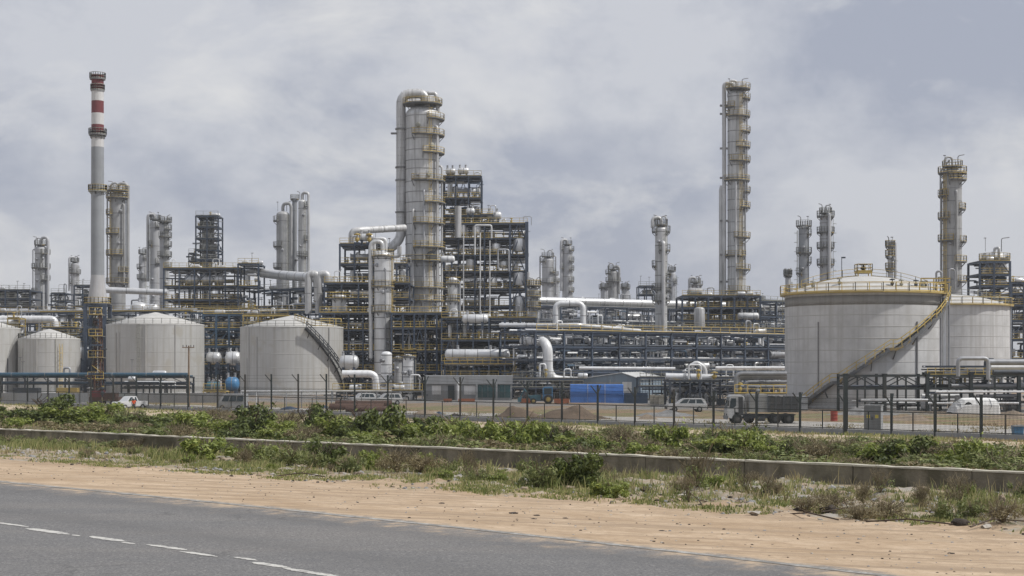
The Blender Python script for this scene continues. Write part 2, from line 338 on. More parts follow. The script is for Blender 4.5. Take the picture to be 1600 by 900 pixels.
def column(label, pc, wp, ytop, Y, z0=0.0, plats=(), nb=8, neck=None, pipes=(), m='cladding', railm='rail_yellow', top=True, lad=60, group=None, th=0.07, name='distillation_column', seed=0, davit=True, steps=()):
    """plats: (pixel row, a0, a1[, width]); neck: (pipe radius, angle, row where it ends, rise); pipes: (angle, gap, radius, top row, bottom row)"""
    R = wp / 2 * Y / F; H = PZ(ytop, Y) - (1.2 if top else 0)
    t = T(name, label, 'column', (PX(pc, Y), Y, z0), 0, group); rng = random.Random(seed + int(pc) * 7)
    h = H - z0; hd = R * .55
    sh = M(); sh.lathe([(R * s, z) for z, s in ([(0, 1.0)] + [(PZ(y, Y) - z0, s) for y, s in steps] + [(h - hd, steps[-1][1] if steps else 1)])], 32); part(t, 'shell', sh, m)
    k = steps[-1][1] if steps else 1
    hm = M(); hm.lathe([(R * k * cos(a), h - hd + hd * sin(a)) for a in [radians(x) for x in (0, 18, 36, 54, 70, 82, 89)]], 32); part(t, 'head', hm, m)
    for i in range(nb):
        z = (h - hd) * (i + .7) / nb + rng.uniform(-.3, .3)
        put(t, 'seam_band', 'cyl24', 'band', (0, 0, z), (0, 0, z + .16), R * 1.012)
    for pl in plats:
        platform(t, R, PZ(pl[0], Y) - z0, pl[1], pl[2], min((pl[3] if len(pl) > 3 else 1.15) * .72, max(.45, R * .5)), railm, th=th)
    if top:
        platform(t, .05, h + .25, 0, 360, R * 1.02, railm, brackets=False, th=th)
        lq = M(); s_ = rng.choice((-1, 1)); lq.tube([(0, 0, h - .2), (0, 0, h + 1.5 + R * .35), (s_ * R * .8, -.2, h + 1.5 + R * .35), (s_ * R * .95, -.2, h - 1.5)], max(.14, R * .12), 10, .8); part(t, 'vent_loop', lq, m)
        for a in (30, 150, 250): beam(t, (R * .5 * sin(radians(a)), R * .5 * cos(radians(a)), h - hd * .4), (R * .5 * sin(radians(a)), R * .5 * cos(radians(a)), h + .1), .15, 'band', 'support')
    if davit:
        dh = min(2.8, 1.3 + R * .6); dm = M(); s = rng.choice((-1, 1)); dm.tube([(s * R * .6, 0, h), (s * R * .6, 0, h + dh), (s * R * 1.25, -.3, h + dh + .2)], .09, 6, .4); part(t, 'davit', dm, 'band')
        lm = M(); lm.bar((-s * R * .8, 0, h), (-s * R * .8, 0, h + dh), .08); lm.box(-s * R * .8 - .3, -s * R * .8 + .15, -.15, .15, h + dh, h + dh + .15); part(t, 'lamp', lm, 'band')
    if neck:
        r, a, ye, rise = neck; a = radians(a); d = R + r * 1.5; nm = M()
        ze = PZ(ye, Y) - z0
        nm.tube([(0, 0, h - .3), (0, 0, h + rise), (sin(a) * d, -cos(a) * d, h + rise), (sin(a) * d, -cos(a) * d, ze)], r, 12, min(rise, d) * .85); part(t, 'overhead_pipe', nm, m)
    for a, g, r, y0, y1 in pipes:
        a = radians(a); d = R + g + r; pm_ = M(); z1_, z0_ = PZ(y0, Y) - z0, PZ(y1, Y) - z0
        pm_.tube([(sin(a) * R * .8, -cos(a) * R * .8, z1_), (sin(a) * d, -cos(a) * d, z1_), (sin(a) * d, -cos(a) * d, z0_)], r, 10, min(.8, g + r)); part(t, 'downpipe', pm_, 'pipe_grey' if r < .25 else m)
        z = z0_ + 4
        while z < z1_ - 2:
            beam(t, (sin(a) * R * .98, -cos(a) * R * .98, z), (sin(a) * d, -cos(a) * d, z), .14, 'band', 'pipe_bracket'); z += 7
    if lad is not None: ladder(t, R, lad, 2, h - 1, railm if R > 1.5 else 'rail_grey')
    for i in range(3):
        a = radians(rng.uniform(-60, 60)); z = h * rng.uniform(.3, .93)
        put(t, 'nozzle', 'flanged', 'pipe_grey', (sin(a) * R * .95, -cos(a) * R * .95, z), (sin(a) * (R + .6), -cos(a) * (R + .6), z), .28)
    return t, R, h
def autoplat(y0, y1, n, seed, wide=1.15):
    rng = random.Random(seed); res = []
    for i in range(n):
        y = y0 + (y1 - y0) * (i + .3) / n + rng.uniform(-2, 2); s = 1 if (i + seed) % 2 else -1
        if rng.random() < .35: res.append((y, -120, 120, wide))
        else: res.append((y, 20, 150, wide) if s > 0 else (y, -150, -20, wide))
    return res

# the big crude column with its overhead line
t, R, h = column('widest silver column, towering over the centre, with fat overhead pipe looping off its top', 660, 53, 157, 340, plats=[
    (163, -180, 180, .9), (187, 20, 150, 1.6), (212, -25, 150, 1.6), (240, 5, 150, 1.6), (283, -25, 150, 1.8), (317, 10, 150, 1.8), (350, -20, 150, 1.8), (387, -20, 170, 1.8),
    (408, -70, 150, 1.8), (450, -90, 150, 1.5), (470, -100, 150, 1.5)], nb=26, lad=28, top=True, th=.08, steps=[(440, 1.02), (430, 1.0)], davit=True,
    pipes=[(52, .3, .3, 200, 480), (8, .2, .22, 300, 470), (80, .4, .25, 260, 480), (-25, .3, .28, 330, 485)])
Yc = 340; dx = PX(626.5, Yc) - PX(660, Yc); zt = PZ(146, Yc); m = M()
m.tube([(dx * -.15, 0, h - 1), (dx * -.15, 0, zt), (dx, 0, zt), (dx, 0, PZ(372, Yc)), (PX(612, Yc) - PX(660, Yc), -1, PZ(388, Yc)), (PX(598, Yc) - PX(660, Yc), -2, PZ(390, Yc))], 1.06, 20, 2.6); part(t, 'overhead_line', m, 'cladding')
for y in (203, 263, 283, 333, 358): put(t, 'clamp_band', 'cyl24', 'band', (dx, 0, PZ(y, Yc)), (dx, 0, PZ(y, Yc) + .35), 1.28); beam(t, (dx, 0, PZ(y, Yc) + .15), (-R * .9, 0, PZ(y, Yc) + .15), .35, 'band', 'pipe_bracket')
for y in range(160, 360, 12): put(t, 'seam_band', 'cyl', 'band', (dx, 0, PZ(y, Yc)), (dx, 0, PZ(y, Yc) + .09), 1.075)
beam(t, (dx - 2.2, -.5, PZ(209, Yc)), (dx, -.5, PZ(209, Yc)), .4, 'band', 'pipe_bracket')
for px_, py_ in ((675, 402), (672, 275), (655, 199), (676, 230)):
    x = PX(px_, Yc) - PX(660, Yc); y = -sqrt(max(0, R * R - x * x)); put(t, 'manhole', 'flanged', 'pipe_dark' if py_ == 402 else 'rail_grey', (x, y - .2, PZ(py_, Yc)), (x * 1.08, y * 1.08 - .25, PZ(py_, Yc)), .95 if py_ == 402 else .45)

# the tallest thin column on the right
t, R, h = column('tallest slender silver column, two thin pipes up its side, yellow platforms', 1151, 28.5, 133, 360, plats=[
    (139, -60, 150, 1.6), (155, 30, 150, 1.8), (168, -90, -20, 1.0), (182, -60, 150, 1.4), (206, 20, 150, 1.7), (230, -10, 150, 1.7), (252, -40, 150, 1.7), (282, -100, 150, 1.3), (300, 40, 150, 1.6), (324, 15, 150, 1.7), (371, -20, 150, 1.8), (400, -130, 40, 1.0), (421, -10, 150, 2.0), (455, -60, 120, 1.4)],
    nb=26, lad=15, pipes=[(40, .3, .2, 220, 430), (60, .25, .2, 150, 330), (-12, .2, .28, 285, 470)])
x1 = PX(1131.5, 360) - PX(1151, 360)
m = M(); m.tube([(-R * .4, 0, h + .4), (-R * .4, 0, h + 1.6), (x1, 0, h + 1.6), (x1, 0, PZ(472, 360))], .5, 12, .9); part(t, 'overhead_line', m, 'cladding')
m = M(); m.tube([(x1 - .4, .6, PZ(290, 360)), (x1 - .65, .6, PZ(296, 360)), (x1 - .65, .6, PZ(472, 360))], .5, 12, .3); part(t, 'downpipe', m, 'cladding')
for y in (165, 178, 232, 278, 345, 398, 440): beam(t, (x1 - 1, 0, PZ(y, 360)), (-R * .9, 0, PZ(y, 360)), .45, 'band', 'pipe_bracket')

C = column
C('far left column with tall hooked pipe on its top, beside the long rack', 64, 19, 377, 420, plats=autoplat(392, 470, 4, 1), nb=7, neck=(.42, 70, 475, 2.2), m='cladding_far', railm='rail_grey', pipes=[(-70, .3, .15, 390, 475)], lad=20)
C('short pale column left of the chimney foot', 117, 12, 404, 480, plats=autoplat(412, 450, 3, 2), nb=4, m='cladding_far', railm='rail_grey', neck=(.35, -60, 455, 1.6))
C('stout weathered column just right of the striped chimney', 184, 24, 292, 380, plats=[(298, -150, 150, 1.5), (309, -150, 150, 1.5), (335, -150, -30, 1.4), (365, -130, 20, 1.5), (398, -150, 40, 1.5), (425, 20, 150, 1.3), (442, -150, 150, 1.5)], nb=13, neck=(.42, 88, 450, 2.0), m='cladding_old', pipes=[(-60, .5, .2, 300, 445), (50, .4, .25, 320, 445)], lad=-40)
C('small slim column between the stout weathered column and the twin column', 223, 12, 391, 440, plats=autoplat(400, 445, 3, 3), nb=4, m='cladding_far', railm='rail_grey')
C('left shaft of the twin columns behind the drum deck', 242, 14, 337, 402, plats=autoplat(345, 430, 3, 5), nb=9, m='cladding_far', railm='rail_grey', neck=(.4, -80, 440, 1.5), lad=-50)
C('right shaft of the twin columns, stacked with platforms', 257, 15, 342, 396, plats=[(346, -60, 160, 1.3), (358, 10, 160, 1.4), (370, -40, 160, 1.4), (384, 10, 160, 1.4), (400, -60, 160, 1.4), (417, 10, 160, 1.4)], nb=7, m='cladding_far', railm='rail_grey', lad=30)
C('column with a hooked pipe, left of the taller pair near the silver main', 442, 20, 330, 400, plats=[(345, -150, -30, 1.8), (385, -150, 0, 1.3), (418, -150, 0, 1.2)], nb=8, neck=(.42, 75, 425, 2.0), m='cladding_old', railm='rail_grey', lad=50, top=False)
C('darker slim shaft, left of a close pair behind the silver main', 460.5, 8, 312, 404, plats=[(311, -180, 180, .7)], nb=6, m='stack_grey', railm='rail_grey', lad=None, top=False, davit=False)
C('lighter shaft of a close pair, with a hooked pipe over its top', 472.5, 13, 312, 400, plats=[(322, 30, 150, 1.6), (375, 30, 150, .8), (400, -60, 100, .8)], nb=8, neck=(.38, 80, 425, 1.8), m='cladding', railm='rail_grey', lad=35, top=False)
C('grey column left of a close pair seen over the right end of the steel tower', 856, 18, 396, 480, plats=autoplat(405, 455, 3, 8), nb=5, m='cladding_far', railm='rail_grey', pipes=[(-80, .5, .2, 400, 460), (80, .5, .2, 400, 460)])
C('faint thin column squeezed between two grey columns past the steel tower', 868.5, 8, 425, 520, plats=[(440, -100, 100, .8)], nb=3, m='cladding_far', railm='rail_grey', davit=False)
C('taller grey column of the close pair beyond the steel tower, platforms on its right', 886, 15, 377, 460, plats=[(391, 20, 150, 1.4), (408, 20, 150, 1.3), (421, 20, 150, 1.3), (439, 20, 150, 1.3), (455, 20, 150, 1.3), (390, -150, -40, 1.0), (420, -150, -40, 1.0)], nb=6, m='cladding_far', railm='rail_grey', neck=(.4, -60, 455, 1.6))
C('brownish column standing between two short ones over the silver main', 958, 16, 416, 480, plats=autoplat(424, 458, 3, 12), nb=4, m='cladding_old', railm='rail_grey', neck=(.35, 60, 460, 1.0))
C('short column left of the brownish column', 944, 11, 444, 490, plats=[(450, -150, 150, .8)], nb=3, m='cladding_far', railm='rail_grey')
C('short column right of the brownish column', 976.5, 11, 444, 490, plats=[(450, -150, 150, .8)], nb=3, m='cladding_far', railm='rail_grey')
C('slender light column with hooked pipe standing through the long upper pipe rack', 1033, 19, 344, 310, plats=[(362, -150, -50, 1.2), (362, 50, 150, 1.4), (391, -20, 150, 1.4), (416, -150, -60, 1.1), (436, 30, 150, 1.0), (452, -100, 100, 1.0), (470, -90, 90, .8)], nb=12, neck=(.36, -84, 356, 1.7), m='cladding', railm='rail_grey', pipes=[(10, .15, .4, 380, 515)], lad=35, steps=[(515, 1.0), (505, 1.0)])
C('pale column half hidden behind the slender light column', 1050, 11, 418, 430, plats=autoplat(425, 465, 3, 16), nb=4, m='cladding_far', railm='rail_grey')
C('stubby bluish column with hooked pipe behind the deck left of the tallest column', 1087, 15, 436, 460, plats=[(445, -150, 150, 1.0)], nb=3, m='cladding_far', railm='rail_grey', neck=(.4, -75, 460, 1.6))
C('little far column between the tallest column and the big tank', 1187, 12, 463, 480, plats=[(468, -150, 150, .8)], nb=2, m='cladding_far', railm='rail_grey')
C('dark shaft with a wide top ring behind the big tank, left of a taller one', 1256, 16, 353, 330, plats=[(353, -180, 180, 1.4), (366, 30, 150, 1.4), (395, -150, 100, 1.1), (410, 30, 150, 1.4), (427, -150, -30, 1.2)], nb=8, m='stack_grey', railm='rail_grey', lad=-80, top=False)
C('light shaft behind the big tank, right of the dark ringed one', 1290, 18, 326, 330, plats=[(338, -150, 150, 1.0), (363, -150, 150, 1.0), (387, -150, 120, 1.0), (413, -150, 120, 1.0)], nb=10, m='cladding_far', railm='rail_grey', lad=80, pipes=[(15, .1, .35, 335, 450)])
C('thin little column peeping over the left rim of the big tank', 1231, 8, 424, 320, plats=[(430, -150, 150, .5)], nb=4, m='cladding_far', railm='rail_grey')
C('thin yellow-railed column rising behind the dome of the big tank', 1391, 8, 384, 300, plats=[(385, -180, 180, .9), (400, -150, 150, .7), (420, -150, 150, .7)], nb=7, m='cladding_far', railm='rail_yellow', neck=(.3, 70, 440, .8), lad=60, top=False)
t, R, h = C('sturdy grey column with a domed yellow-ringed top behind the gap of the two big tanks', 1488, 29, 253, 300, plats=[(270, -180, 180, 1.3), (281, -30, 160, 1.4), (306, -150, -40, 1.4), (327, 30, 150, 1.0), (341, -150, -30, 1.4), (376, -150, -10, 1.6), (378, 40, 150, 1.2), (409, 0, 150, 1.6), (440, 20, 150, 1.6), (442, -150, -30, 1.2)],
    nb=17, m='cladding_old', lad=-55, pipes=[(-75, .4, .22, 285, 430), (5, .1, .25, 300, 440)], top=True)
m = M(); m.tube([(-R - .5, 0, PZ(306, 300)), (-R - .5, 0, PZ(266, 300)), (-R * .3, 0, h + 1.5)], .18, 8, 1.2); part(t, 'vent_pipe', m, 'pipe_grey')
C('silver vessel standing in the left process block, domed, pipe hooked over it', 598, 27, 392, 296, plats=[(400, -180, 180, .7), (448, -180, 180, .8), (487, -180, 180, .8)], nb=12, m='silver', neck=(.42, -88, 560, 1.8), lad=70, top=False, name='process_column', pipes=[(20, .15, .15, 420, 560)])
C('slim silver vessel at the foot of the steel tower', 708, 16, 433, 292, plats=[(443, -180, 180, .7), (470, -180, 180, .7)], nb=8, m='silver', lad=-40, name='process_column', top=False, pipes=[(70, .2, .2, 440, 500)])
C('capped grey column against the right end of the steel tower', 834, 15, 440, 332, plats=[(446, -180, 180, 1.2), (463, -150, 150, .8), (480, -150, 150, .8)], nb=6, m='cladding_old', lad=50, name='process_column')
C('silver drum vessel on legs, rightmost of three by the left block', 638, 17, 553, 256, plats=[(556, -180, 180, .6)], nb=5, m='silver', lad=80, name='process_column', top=False, davit=False)
C('darker drum vessel, middle of three by the left block', 622, 12, 556, 262, plats=[(560, -180, 180, .5)], nb=4, m='cladding_old', lad=None, name='process_column', top=False, davit=False)
C('tall white drum vessel, leftmost of three by the left block', 604, 17, 549, 258, plats=(), nb=5, m='pipe_white', lad=None, name='process_column', top=False, davit=False)

# ---------------------------------------------------------------- striped chimney on steel legs
Y = 310; t = T('chimney', 'tall striped red and white chimney with grey shaft standing on a steel trestle', 'chimney', (PX(152.5, Y), Y, 0))
s = Y / F; rr = lambda y: (9.3 + (y - 117) * .0032 if y < 430 else 10.3 + (y - 430) * .05 + (y - 430) ** 2 * .0019) * s
def sec(name, y0, y1, mat, n=1):
    m = M(); m.lathe([(rr(y0 + (y1 - y0) * k / n), PZ(y0 + (y1 - y0) * k / n, Y)) for k in range(n, -1, -1)], 40); part(t, name, m, mat)
for y0, y1, mt in ((120, 140, 'paint_red'), (140, 158, 'paint_white'), (158, 177, 'paint_red'), (177, 195, 'paint_white'), (195, 213, 'paint_red'), (213, 230, 'paint_white')): sec('painted_band', y0, y1 - .03, mt)
sec('shaft', 230, 430, 'stack_grey'); sec('flared_base', 430, 476, 'stack_flare', 6)
m = M(); m.lathe([(rr(120) * 1.02, PZ(120, Y)), (rr(120) * 1.08, PZ(117, Y)), (rr(120) * .8, PZ(117, Y)), (rr(120) * .78, PZ(120, Y))], 40, cap=False); part(t, 'rim', m, 'paint_red')
m = M(); m.lathe([(rr(120) * .8, PZ(117.2, Y)), (.05, PZ(117.2, Y))], 24); part(t, 'flue_cap', m, 'dark_plastic')
for y, w, mt in ((123, .35, 'band'), (141, .15, 'band'), (210, .5, 'band'), (214, .2, 'band'), (298, .55, 'rail_grey')): platform(t, rr(y), PZ(y, Y), 0, 360, w, 'rail_grey' if y < 290 else 'rail_yellow', mt, .1, brackets=y > 200)
platform(t, rr(474), PZ(474, Y), 0, 360, .5, 'rail_yellow', 'deck', .1)
for y in (248, 262, 330, 361, 395, 425): put(t, 'seam_band', 'cyl24', 'stack_grey', (0, 0, PZ(y, Y)), (0, 0, PZ(y, Y) + .12), rr(y) * 1.015)
q = 15 * s; zt = PZ(476, Y)
for a in (-1, 1):
    for b in (-1, 1): beam(t, (a * q, b * q, 0), (a * q, b * q, zt), .7, 'steel', 'leg')
for k in range(4):
    z0, z1 = zt * k / 4, zt * (k + 1) / 4
    for b in (-1, 1):
        beam(t, (-q, b * q, z1 - .2), (q, b * q, z1 - .2), .5); beam(t, (b * q, -q, z1 - .2), (b * q, q, z1 - .2), .5)
        beam(t, (-q, b * q, z0), (0, b * q, z1 - .3), .3, 'steel', 'brace'); beam(t, (q, b * q, z0), (0, b * q, z1 - .3), .3, 'steel', 'brace')


# ---------------------------------------------------------------- steel frames, racks and the clutter in them
def drop(t, x, y, z0, z1, r, mat, dx, dy=0):
    m = M(); m.tube([(x, y, z0), (x, y, z1), (x + dx, y + dy, z1)], r, 8, r * 3); part(t, 'pipe', m, mat)
PIPEM = ['silver', 'silver', 'pipe_grey', 'pipe_grey', 'pipe_white', 'pipe_dark', 'pipe_dark', 'steel', 'steel', 'steel_blue']
def clutter(t, x0, x1, y0, y1, z0, z1, rng, n=10, mats=PIPEM, big=True):
    W = x1 - x0; D = y1 - y0; h = z1 - z0
    for i in range(n):
        k = rng.random(); x = rng.uniform(x0, x1); y = rng.uniform(y0, y0 + D * .75); mt = rng.choice(mats)
        if k < .34:
            l = rng.uniform(.25, .7) * W; a = max(x0, x - l / 2); b = min(x1, x + l / 2); z = z0 + h * rng.uniform(.3, .92); r = rng.choice((.07, .09, .11, .14, .18, .26))
            pipe(t, (a, y, z), (b, y, z), r, mt)
            if rng.random() < .5: pipe(t, (a + (b - a) * .3, y, z0), (a + (b - a) * .3, y, z), r * .9, mt)
        elif k < .56: drop(t, x, y, z0, z0 + h * rng.uniform(.4, .9), rng.choice((.08, .1, .14, .22)), mt, rng.choice((-1, 1)) * rng.uniform(1, 3), 0)
        elif k < .7: put(t, 'valve', 'valve', rng.choice(('rail_yellow', 'pipe_grey', 'pipe_dark', 'rail_grey', 'pipe_white')), (x, y, z0), (x, y, z0 + min(1.8, h * .4)), .55)
        elif k < .8 and big: put(t, 'vessel', 'vessel', rng.choice(('silver', 'cladding', 'pipe_white')), (x, y, z0 + .3), (x, y, z0 + h * rng.uniform(.45, .8)), rng.uniform(.3, .6))
        elif k < .9 and big:
            l = rng.uniform(2.5, 5); z = z0 + h * .35; put(t, 'exchanger', 'flanged', rng.choice(('silver', 'cladding', 'pipe_grey')), (x, y, z), (min(x + l, x1), y, z), rng.uniform(.4, .75))
            beam(t, (x + l * .25, y, z0), (x + l * .25, y, z - .3), .4, 'steel', 'saddle')
        else: put(t, 'cable_tray', 'box', 'steel', (x0 + .2, y, z1 - h * .12), (x0 + W * rng.uniform(.4, 1), y, z1 - h * .12), .5, .25)
def skyline(t, W, D, z, rng, n):
    for i in range(n):
        x = rng.uniform(.3, W - .3); y = rng.uniform(0, D * .6); k = rng.random()
        if k < .3:
            h = rng.uniform(1.6, 3.2); beam(t, (x, y, z), (x, y, z + h), .09, 'band', 'lamp_post'); put(t, 'lamp', 'box', 'band', (x - .25, y, z + h), (x + .35, y, z + h), .2, .1)
        elif k < .6:
            h = rng.uniform(1, 2.6); d = rng.uniform(.6, 2.0); m = M(); m.tube([(x, y, z), (x, y, z + h), (x + d, y, z + h), (x + d, y, z)], rng.choice((.08, .12, .18)), 8, .4); part(t, 'pipe_loop', m, rng.choice(('silver', 'pipe_grey', 'pipe_white')))
        elif k < .8: put(t, 'valve', 'valve', rng.choice(('rail_yellow', 'pipe_grey', 'silver')), (x, y, z), (x, y, z + rng.uniform(.9, 1.7)), .5)
        else: put(t, 'vessel', 'vessel', 'silver', (x, y, z + .5), (x + rng.uniform(1.2, 2.5), y, z + .5), .45)
def frame(label, px0, px1, rows, Y, D, nx, ybase=None, rz=0.0, cat='steel frame', mat='steel', w=.42, seed=1, fill=9, braces=.5, railm='rail_yellow', decks=True, name='steel_structure', rails=True, ny=2, group=None, z_bottom=None, xs=None, mats=PIPEM):
    """multi-storey frame; rows = pixel rows of its floors, top first"""
    w *= .82; fill = int(fill * 1.6); x0 = PX(px0, Y); W = PX(px1, Y) - x0; zs = sorted(PZ(y, Y) for y in rows); zb = 0 if z_bottom is None else z_bottom
    t = T(name, label, cat, (x0, Y, 0), rz, group); rng = random.Random(seed)
    xs = [W * i / nx for i in range(nx + 1)] if xs is None else [PX(p, Y) - x0 for p in xs]; ys = [D * j / (ny - 1) for j in range(ny)]
    for x in xs:
        for y in ys: put(t, 'post', 'ibeam', mat, (x, y, zb), (x, y, zs[-1]), w, w)
    lv = [zb] + zs
    for k, z in enumerate(zs):
        for y in ys: beam(t, (-.2, y, z - w * .55), (W + .2, y, z - w * .55), w * .9, mat)
        for x in xs: beam(t, (x, 0, z - w * .57), (x, D, z - w * .57), w * .75, mat)
        if decks: put(t, 'deck', 'box', 'deck', (0, D / 2, z + .06), (W, D / 2, z + .06), D - .1, .12)
        if rails: rail(t, [(0, -.1, z + .1), (W, -.1, z + .1)], railm)
        z_lo = lv[k]; hh = z - z_lo
        if hh > 1.5:
            if fill: clutter(t, .3, W - .3, .4, D, z_lo + .15, z - w, rng, fill)
            for i in range(len(xs) - 1):
                if rng.random() < braces:
                    a, b = xs[i], xs[i + 1]; j = 0 if rng.random() < .6 else ys[-1]; c = (a + b) / 2
                    if rng.random() < .5: beam(t, (a, j, z_lo), (c, j, z - w), w * .5, mat, 'brace'); beam(t, (b, j, z_lo), (c, j, z - w), w * .5, mat, 'brace')
                    else: beam(t, (a, j, z_lo + .1), (b, j, z - w), w * .5, mat, 'brace')
    skyline(t, W, D, zs[-1], rng, int(W / 2.2) + 1)
    return t, xs, zs, W, D
def rack(label, px0, px1, Y0, Y1, rows, D, sp, pipes=6, seed=1, mat='steel', railrow=True, w=.4, name='pipe_rack', cat='pipe rack', big=None, railm='rail_yellow', fill=4, mats=PIPEM, z_bottom=0, group=None, rmax=.3, brace=True):
    """long pipe rack from (px0 at distance Y0) to (px1 at distance Y1); rows = floor heights in metres, lowest first"""
    w *= .8; fill = int(fill * 1.9); a = Vector((PX(px0, Y0), Y0, 0)); b = Vector((PX(px1, Y1), Y1, 0)); L_ = (b - a).length; rz = atan2((b - a).y, (b - a).x)
    t = T(name, label, cat, a, rz, group); rng = random.Random(seed); n = max(1, round(L_ / sp))
    for i in range(n + 1):
        x = L_ * i / n
        for y in (0, D): put(t, 'post', 'ibeam', mat, (x, y, z_bottom), (x, y, rows[-1]), w, w)
        for z in rows: beam(t, (x, -.3, z - w * .5), (x, D + .3, z - w * .5), w * .8, mat)
        if brace and i < n and rng.random() < .3:
            x2 = L_ * (i + 1) / n; beam(t, (x, 0, rows[0]), ((x + x2) / 2, 0, rows[-1] if len(rows) < 3 else rows[1]), w * .45, mat, 'brace'); beam(t, (x2, 0, rows[0]), ((x + x2) / 2, 0, rows[-1] if len(rows) < 3 else rows[1]), w * .45, mat, 'brace')
    for k, z in enumerate(rows):
        for y in (0, D): beam(t, (0, y, z - w * .45), (L_, y, z - w * .45), w * .85, mat)
        for i in range(pipes):
            y = D * (i + .5) / pipes + rng.uniform(-.1, .1); r = rng.choice((.06, .08, .1, .13, .17, rmax * .8)); u = 0 if rng.random() < .6 else rng.uniform(0, .5) * L_; v = L_ if rng.random() < .6 else rng.uniform(.55, 1) * L_
            mt = rng.choice(mats); pipe(t, (u, y, z + r + .02), (v, y, z + r + .02), r, mt)
            if rng.random() < .5: pipe(t, (v if v < L_ else u + 1, y, max(0, z - rng.uniform(2, 5))), (v if v < L_ else u + 1, y, z + r), r, mt)
    for k in range(len(rows)):
        z0 = rows[k - 1] if k else z_bottom; h = rows[k] - z0
        for i in range(n):
            if fill and h > 1.8: clutter(t, L_ * i / n + .3, L_ * (i + 1) / n - .3, .2, D * .8, z0 + .4, rows[k] - w, rng, fill, mats, rng.random() < .25)
    if railrow: rail(t, [(0, -.4, rows[-1] + .1), (L_, -.4, rows[-1] + .1)], railm, step=2.4)
    skyline(t, L_, D, rows[-1] + .1, rng, int(L_ / 6))
    if big:
        for y, r, mt, dz in big:
            pipe(t, (0, y, rows[-1] + r + dz), (L_, y, rows[-1] + r + dz), r, mt, 'main_pipe')
            for i in range(int(L_ / 6)): put(t, 'joint_band', 'cyl', 'band', (i * 6 + 3, y, rows[-1] + r + dz), (i * 6 + 3.12, y, rows[-1] + r + dz), r * 1.03)
    return t, L_
def drum(label, pa, pb, py, rpx, Y, mat='silver', saddles=2, rz=0.0, group=None, bands=3, zs=None):
    """horizontal drum between two pixel columns; py is the row of its axis"""
    x0, x1 = PX(pa, Y), PX(pb, Y); r = rpx * Y / F; L_ = x1 - x0; z = PZ(py, Y)
    t = T('storage_drum', label, 'drum', ((x0 + x1) / 2, Y, z - r), rz, group)
    m = M(); h = L_ / 2; m.lathe([(.03, -h), (r * .55, -h + r * .08), (r * .85, -h + r * .25), (r, -h + r * .55), (r, h - r * .55), (r * .85, h - r * .25), (r * .55, h - r * .08), (.03, h)], 28, (0, 0, r), 'x'); part(t, 'shell', m, mat)
    for i in range(bands): x = -h + L_ * (i + .6) / (bands + .2); put(t, 'seam_band', 'cyl24', 'band', (x, 0, r), (x + .12, 0, r), r * 1.02)
    for s in (-1, 1): put(t, 'saddle', 'box', 'steel', (s * h * .55, 0, -1.1), (s * h * .55, 0, r * .25), .4, r * 1.5)
    for s in (-.3, .2): put(t, 'nozzle', 'flanged', 'pipe_grey', (s * L_, 0, r * 1.9), (s * L_, 0, r * 2 + .7), .22)
    return t
def run(label, pts, r, Y, mat='silver', name='large_pipe', bend=None, bands=0, cat='pipe', group=None):
    """a free pipe; pts are (px, row[, dY])"""
    P = [Vector((PX(p[0], Y + (p[2] if len(p) > 2 else 0)), Y + (p[2] if len(p) > 2 else 0), PZ(p[1], Y + (p[2] if len(p) > 2 else 0)))) for p in pts]
    o = P[0].copy(); t = T(name, label, cat, o, 0, group); P = [p - o for p in P]
    m = M(); m.tube(P, r, 18, r * 2.4 if bend is None else bend); part(t, 'pipe_body', m, mat)
    if bands:
        for a, b in zip(P, P[1:]):
            L_ = (b - a).length; d = (b - a).normalized(); n = int(L_ / bands)
            for i in range(1, n + 1):
                c = a + d * (L_ * i / (n + 1)); put(t, 'joint_band', 'cyl24', 'band', c, c + d * .12, r * 1.025)
    for p in (P[0], P[-1]):
        pass
    return t, P

# --- main steel tower right of the crude column
S, xs, zs, W, D = frame('tall dark steel tower crowded with vessels, stairs and yellow rails right of the widest column', 691, 824, (349, 372, 398, 424, 451, 478, 495), 344, 14, 5, seed=11, fill=24, w=.4, braces=.45, xs=(691, 716, 742, 757, 797, 824), ny=3, cat='process structure', name='process_structure')
for i in (1, 2, 3):
    put(S, 'tall_pipe', 'cyl', 'pipe_white', (xs[i] + 1.2, -.6, PZ(500, 344)), (xs[i] + 1.2, -.6, PZ(340 + 12 * i, 344)), .14)
pipe(S, (PX(716, 344) - PX(691, 344), -1.1, PZ(372, 344)), (PX(716, 344) - PX(691, 344), -1.1, PZ(323, 344)), .75, 'cladding', 'tall_pipe')
S2, *_ = frame('upper stage of the steel tower, narrow and open with braces, above the wide part', 692, 752, (275, 309, 336), 348, 9, 3, seed=12, fill=18, w=.38, braces=.9, z_bottom=PZ(349, 348), ny=3, cat='process structure', name='process_structure')
for px_, top_ in ((823, 347), (797, 352)): put(S, 'post', 'ibeam', 'steel', (PX(px_, 344) - PX(691, 344), -.5, 0), (PX(px_, 344) - PX(691, 344), -.5, PZ(top_, 344)), .75 if px_ == 823 else .5)
for a_, b_ in ((349, 374), (374, 400), (400, 426), (426, 452), (452, 478)):
    xa, xb = PX(799, 344) - PX(691, 344), PX(821, 344) - PX(691, 344); xm = (xa + xb) / 2
    beam(S, (xa, -.3, PZ(b_, 344)), (xm, -.3, PZ(a_, 344)), .22, 'steel', 'brace'); beam(S, (xb, -.3, PZ(b_, 344)), (xm, -.3, PZ(a_, 344)), .22, 'steel', 'brace')
frame('low extra stage of vessels between the upper stage and the right deck', 752, 770, (335,), 346, 8, 1, seed=13, fill=6, w=.35, braces=0, z_bottom=PZ(349, 346), cat='process structure', name='process_structure')
